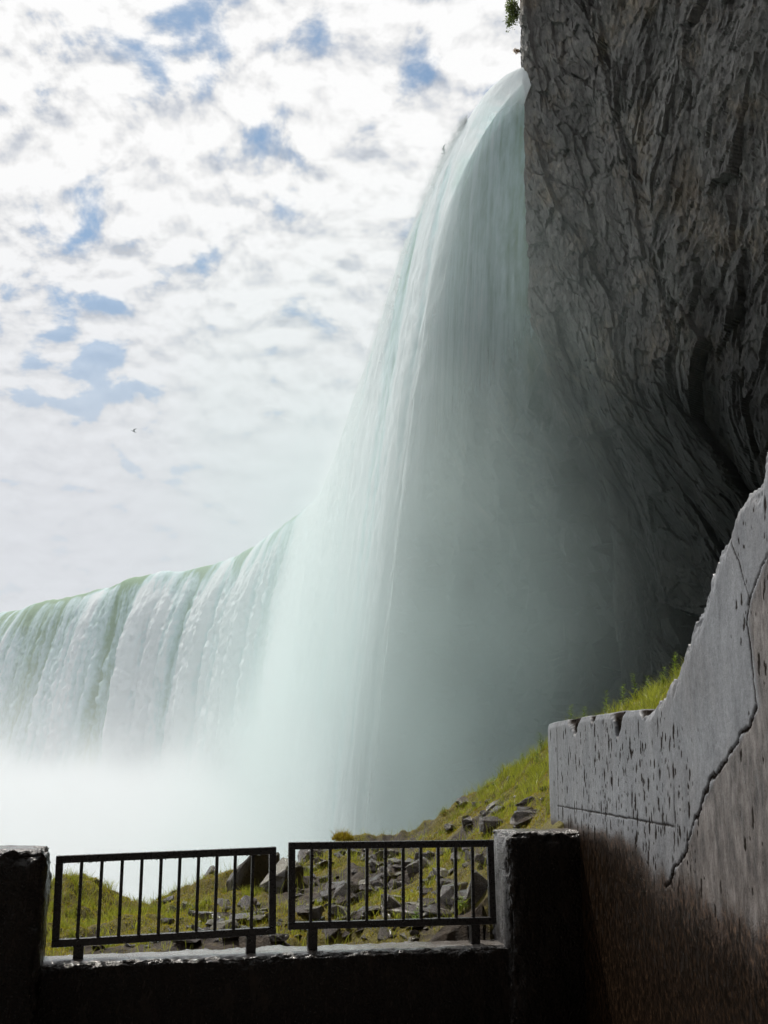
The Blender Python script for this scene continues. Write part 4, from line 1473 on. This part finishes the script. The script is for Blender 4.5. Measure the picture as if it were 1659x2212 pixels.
# ------------------------------------------------------------------ gulls
def gull(px, py, d, span, yaw, roll, pitch, wing, label):
    """body, tail and two bent wings as one continuous skin"""
    prof = [(-0.50, .005, .0), (-0.40, .055, .0), (-0.26, .075, -.005), (-0.05, .10, -.01), (0.14, .085, -.005), (0.26, .050, .015), (0.34, .055, .02), (0.40, .035, .015), (0.47, .008, .0)]
    V, Fq = [], []
    ns = 10
    for x, r_, zc_ in prof:
        flat = 0.35 if x < -0.3 else 0.95
        for j in range(ns):
            a = 2 * math.pi * j / ns
            V.append((x, r_ * math.cos(a), zc_ + r_ * flat * math.sin(a)))
    for i in range(len(prof) - 1):
        for j in range(ns):
            Fq.append((i * ns + j, i * ns + (j + 1) % ns, (i + 1) * ns + (j + 1) % ns, (i + 1) * ns + j))
    for sgn, (e1, e2) in zip((-1, 1), wing):
        # lead edge points: shoulder, elbow/wrist, tip
        k = len(V)
        sec = [(0.0, 0.16, -0.10, 0.0), (0.45, 0.26, -0.02, e1 * 0.45), (0.75, 0.18, -0.02, e1 * 0.45 + e2 * 0.3), (1.0, 0.02, -0.10, e1 * 0.45 + e2 * 0.55), (1.2, -0.22, -0.24, e1 * 0.45 + e2 * 0.75)]
        for yy, xl, xt, zq in sec:
            yy2 = sgn * (0.06 + yy * 0.62)
            th = 0.018 * (1.25 - yy)
            V += [(xl, yy2, zq + th), ((xl + xt) / 2, yy2, zq + th * 1.6), (xt, yy2, zq), ((xl + xt) / 2, yy2, zq - th)]
        for i in range(len(sec) - 1):
            for j in range(4):
                q = (k + i * 4 + j, k + i * 4 + (j + 1) % 4, k + (i + 1) * 4 + (j + 1) % 4, k + (i + 1) * 4 + j)
                Fq.append(q if sgn > 0 else q[::-1])
    me = mesh_np('gull', np.array(V) * (span / 1.6), np.array(Fq), True)
    o = link('gull', me, M_GULL)
    o.location = at(px, py, d)
    o.rotation_euler = (roll, pitch, yaw)
    return tag(o, label, 'gull', 'gulls in flight')


m, T = new_mat('gull_feathers')
o_ = T.n('ShaderNodeOutputMaterial')
tcg = T.n('ShaderNodeTexCoord')
yy_ = T.m('ABSOLUTE', T.n('ShaderNodeSeparateXYZ', {0: tcg.outputs['Object']}).outputs[1])
T.put(o_, 'Surface', T.n('ShaderNodeBsdfPrincipled', {'Base Color': T.mix(T.ss(yy_, 0.5, 0.62), (0.42, 0.43, 0.44), (0.10, 0.10, 0.10)), 'Roughness': 0.8}))
M_GULL = m
gull(962, 330, 80, 1.3, R(165), R(35), R(5), ((0.5, -0.5), (0.35, 0.15)), 'gull flying beside the top of the near water curtain')
gull(289, 932, 130, 1.3, R(215), R(-10), R(-15), ((0.3, 0.1), (0.55, 0.3)), 'tiny distant gull low in the hazy sky, far from the water')

# ------------------------------------------------------------------ spray and mist
def spray(n, seed):
    """drops and torn clots of water flying off the near curtain"""
    r = np.random.default_rng(seed)
    Sx = 6 + 120 * r.random(n) ** 1.3
    fl = 1.5 + r.random(n) * np.minimum(34, np.maximum(0.5, (Sx - 6) * 0.9))
    i = np.searchsorted(bs, Sx)
    t = np.sqrt(2 * fl / 9.81)
    off = np.interp(Sx, bs, vel_main) * t + r.exponential(0.14 + 0.010 * fl, n)
    c = np.stack([brink[i, 0] + outn[i, 0] * off, brink[i, 1] + outn[i, 1] * off, H - fl + r.normal(0, 0.18, n)], 1)
    rad = 0.008 + 0.024 * r.random(n) ** 3 * (1 + Sx / 90)
    T4 = np.array([(1, 1, 1), (1, -1, -1), (-1, 1, -1), (-1, -1, 1)], float) * 0.6
    st_ = np.ones((n, 1, 3))
    st_[:, 0, 2] = 1.0 + r.random(n) * 1.5
    q = r.uniform(0.5, 1.5, (n, 4, 1))
    V = c[:, None, :] + T4[None] * rad[:, None, None] * st_ * q
    k = np.arange(n)[:, None] * 4
    Fq = np.concatenate([k + np.array(f) for f in ((0, 1, 2), (0, 3, 1), (0, 2, 3), (1, 3, 2))])
    o = link('spray', mesh_np('spray', V.reshape(-1, 3), Fq, True, {'tint': np.repeat(r.random(n), 4)}), M_SPRAY)
    return tag(o, 'fine white drops flying off the near edge of the falls', 'spray', kind='stuff')


M_SPRAY = leaf_mat('spray_drop', (0.82, 0.87, 0.88), (0.92, 0.94, 0.95), 0.5, 0.5)
spray(60000, 77)

def mist_mat():
    m, T = new_mat('spray_mist')
    o = T.n('ShaderNodeOutputMaterial')
    tcm = T.n('ShaderNodeTexCoord')
    P_ = tcm.outputs['Object']
    s = T.n('ShaderNodeSeparateXYZ', {0: P_})
    x, y, z = s.outputs[0], s.outputs[1], s.outputs[2]
    nz = T.noise(P_, 0.045, 2, 0.55)
    nw = T.noise(T.v('MULTIPLY', P_, (1, 1, 0.6)), 0.085, 2, 0.55)
    nf = T.ss(nw, 0.36, 0.66, 0.15, 1.9)
    hgt = T.m('ADD', z, 10.0)
    # boiling foot of the falls
    low = T.m('EXPONENT', T.m('MULTIPLY', T.m('SUBTRACT', hgt, T.m('MULTIPLY', T.ss(nz, 0.40, 0.70), 10.5)), -0.30))
    low = T.m('MINIMUM', low, 1.0)
    near = T.ss(y, 22.0, 75.0)
    left = T.ss(x, 8.0, -8.0, 0.10, 1.0)
    d1 = T.m('MULTIPLY', T.m('MULTIPLY', low, near), T.m('MULTIPLY', left, 0.075))
    # thin spray drifting in the hollow behind the water
    dz = T.ss(z, 36.0, 4.0)
    dxx = T.m('MULTIPLY', T.ss(x, 15.0, 3.0), T.ss(x, -16.0, -2.0))
    d2 = T.m('MULTIPLY', T.m('MULTIPLY', dz, dxx), T.m('MULTIPLY', T.m('MULTIPLY', T.ss(y, 34.0, 56.0), T.ss(y, 130.0, 80.0)), 0.030))
    # spray hugging the near curtain, thickening as it falls
    fallen = T.m('MAXIMUM', T.m('SUBTRACT', 44.0, z), 0.0)
    thr = T.m('MULTIPLY', T.m('SQRT', T.m('MULTIPLY', fallen, 0.204)), 2.9)
    xc = T.m('SUBTRACT', T.m('SUBTRACT', 8.4, T.m('MULTIPLY', T.m('SUBTRACT', y, 62.0), 0.165)), thr)
    off = T.m('DIVIDE', T.m('SUBTRACT', x, xc), T.ss(fallen, 0.0, 40.0, 0.8, 3.6, 'LINEAR'))
    d3 = T.m('MULTIPLY', T.m('EXPONENT', T.m('MULTIPLY', T.m('MULTIPLY', off, off), -1.0)), T.m('MULTIPLY', T.ss(fallen, 0.0, 22.0), T.m('MULTIPLY', T.ss(y, 56.0, 68.0), T.ss(y, 200.0, 150.0))))
    d3 = T.m('MULTIPLY', d3, T.m('MULTIPLY', T.ss(nw, 0.3, 0.65, 0.35, 1.5), 0.036))
    den = T.m('ADD', T.m('ADD', d1, d3), T.m('MULTIPLY', d2, nf))
    share = T.m('DIVIDE', T.m('MULTIPLY', d2, nf), T.m('ADD', den, 0.0001), clamp=True)
    vol = T.n('ShaderNodeVolumePrincipled', {'Color': T.mix(share, (0.89, 0.906, 0.93), (0.74, 0.875, 0.865)), 'Density': den, 'Anisotropy': 0.2})  # green tint paints water-filtered light into the hollow's mist
    T.put(o, 'Volume', vol)
    return m


M_MIST = mist_mat()
bm = bmesh.new()
x0, x1, y0, y1, z0, z1 = -190.0, 22.0, 24.0, 345.0, POOL + 0.3, 44.0
box_bm(bm, Vector(((x0 + x1) / 2, (y0 + y1) / 2, (z0 + z1) / 2)), (x1 - x0, y1 - y0, z1 - z0))
mist = bm_obj('mist', bm, M_MIST)
tag(mist, 'white spray and mist rising from the foot of the falls', 'mist', kind='stuff')
M_MIST.cycles.volume_step_rate = 1.0
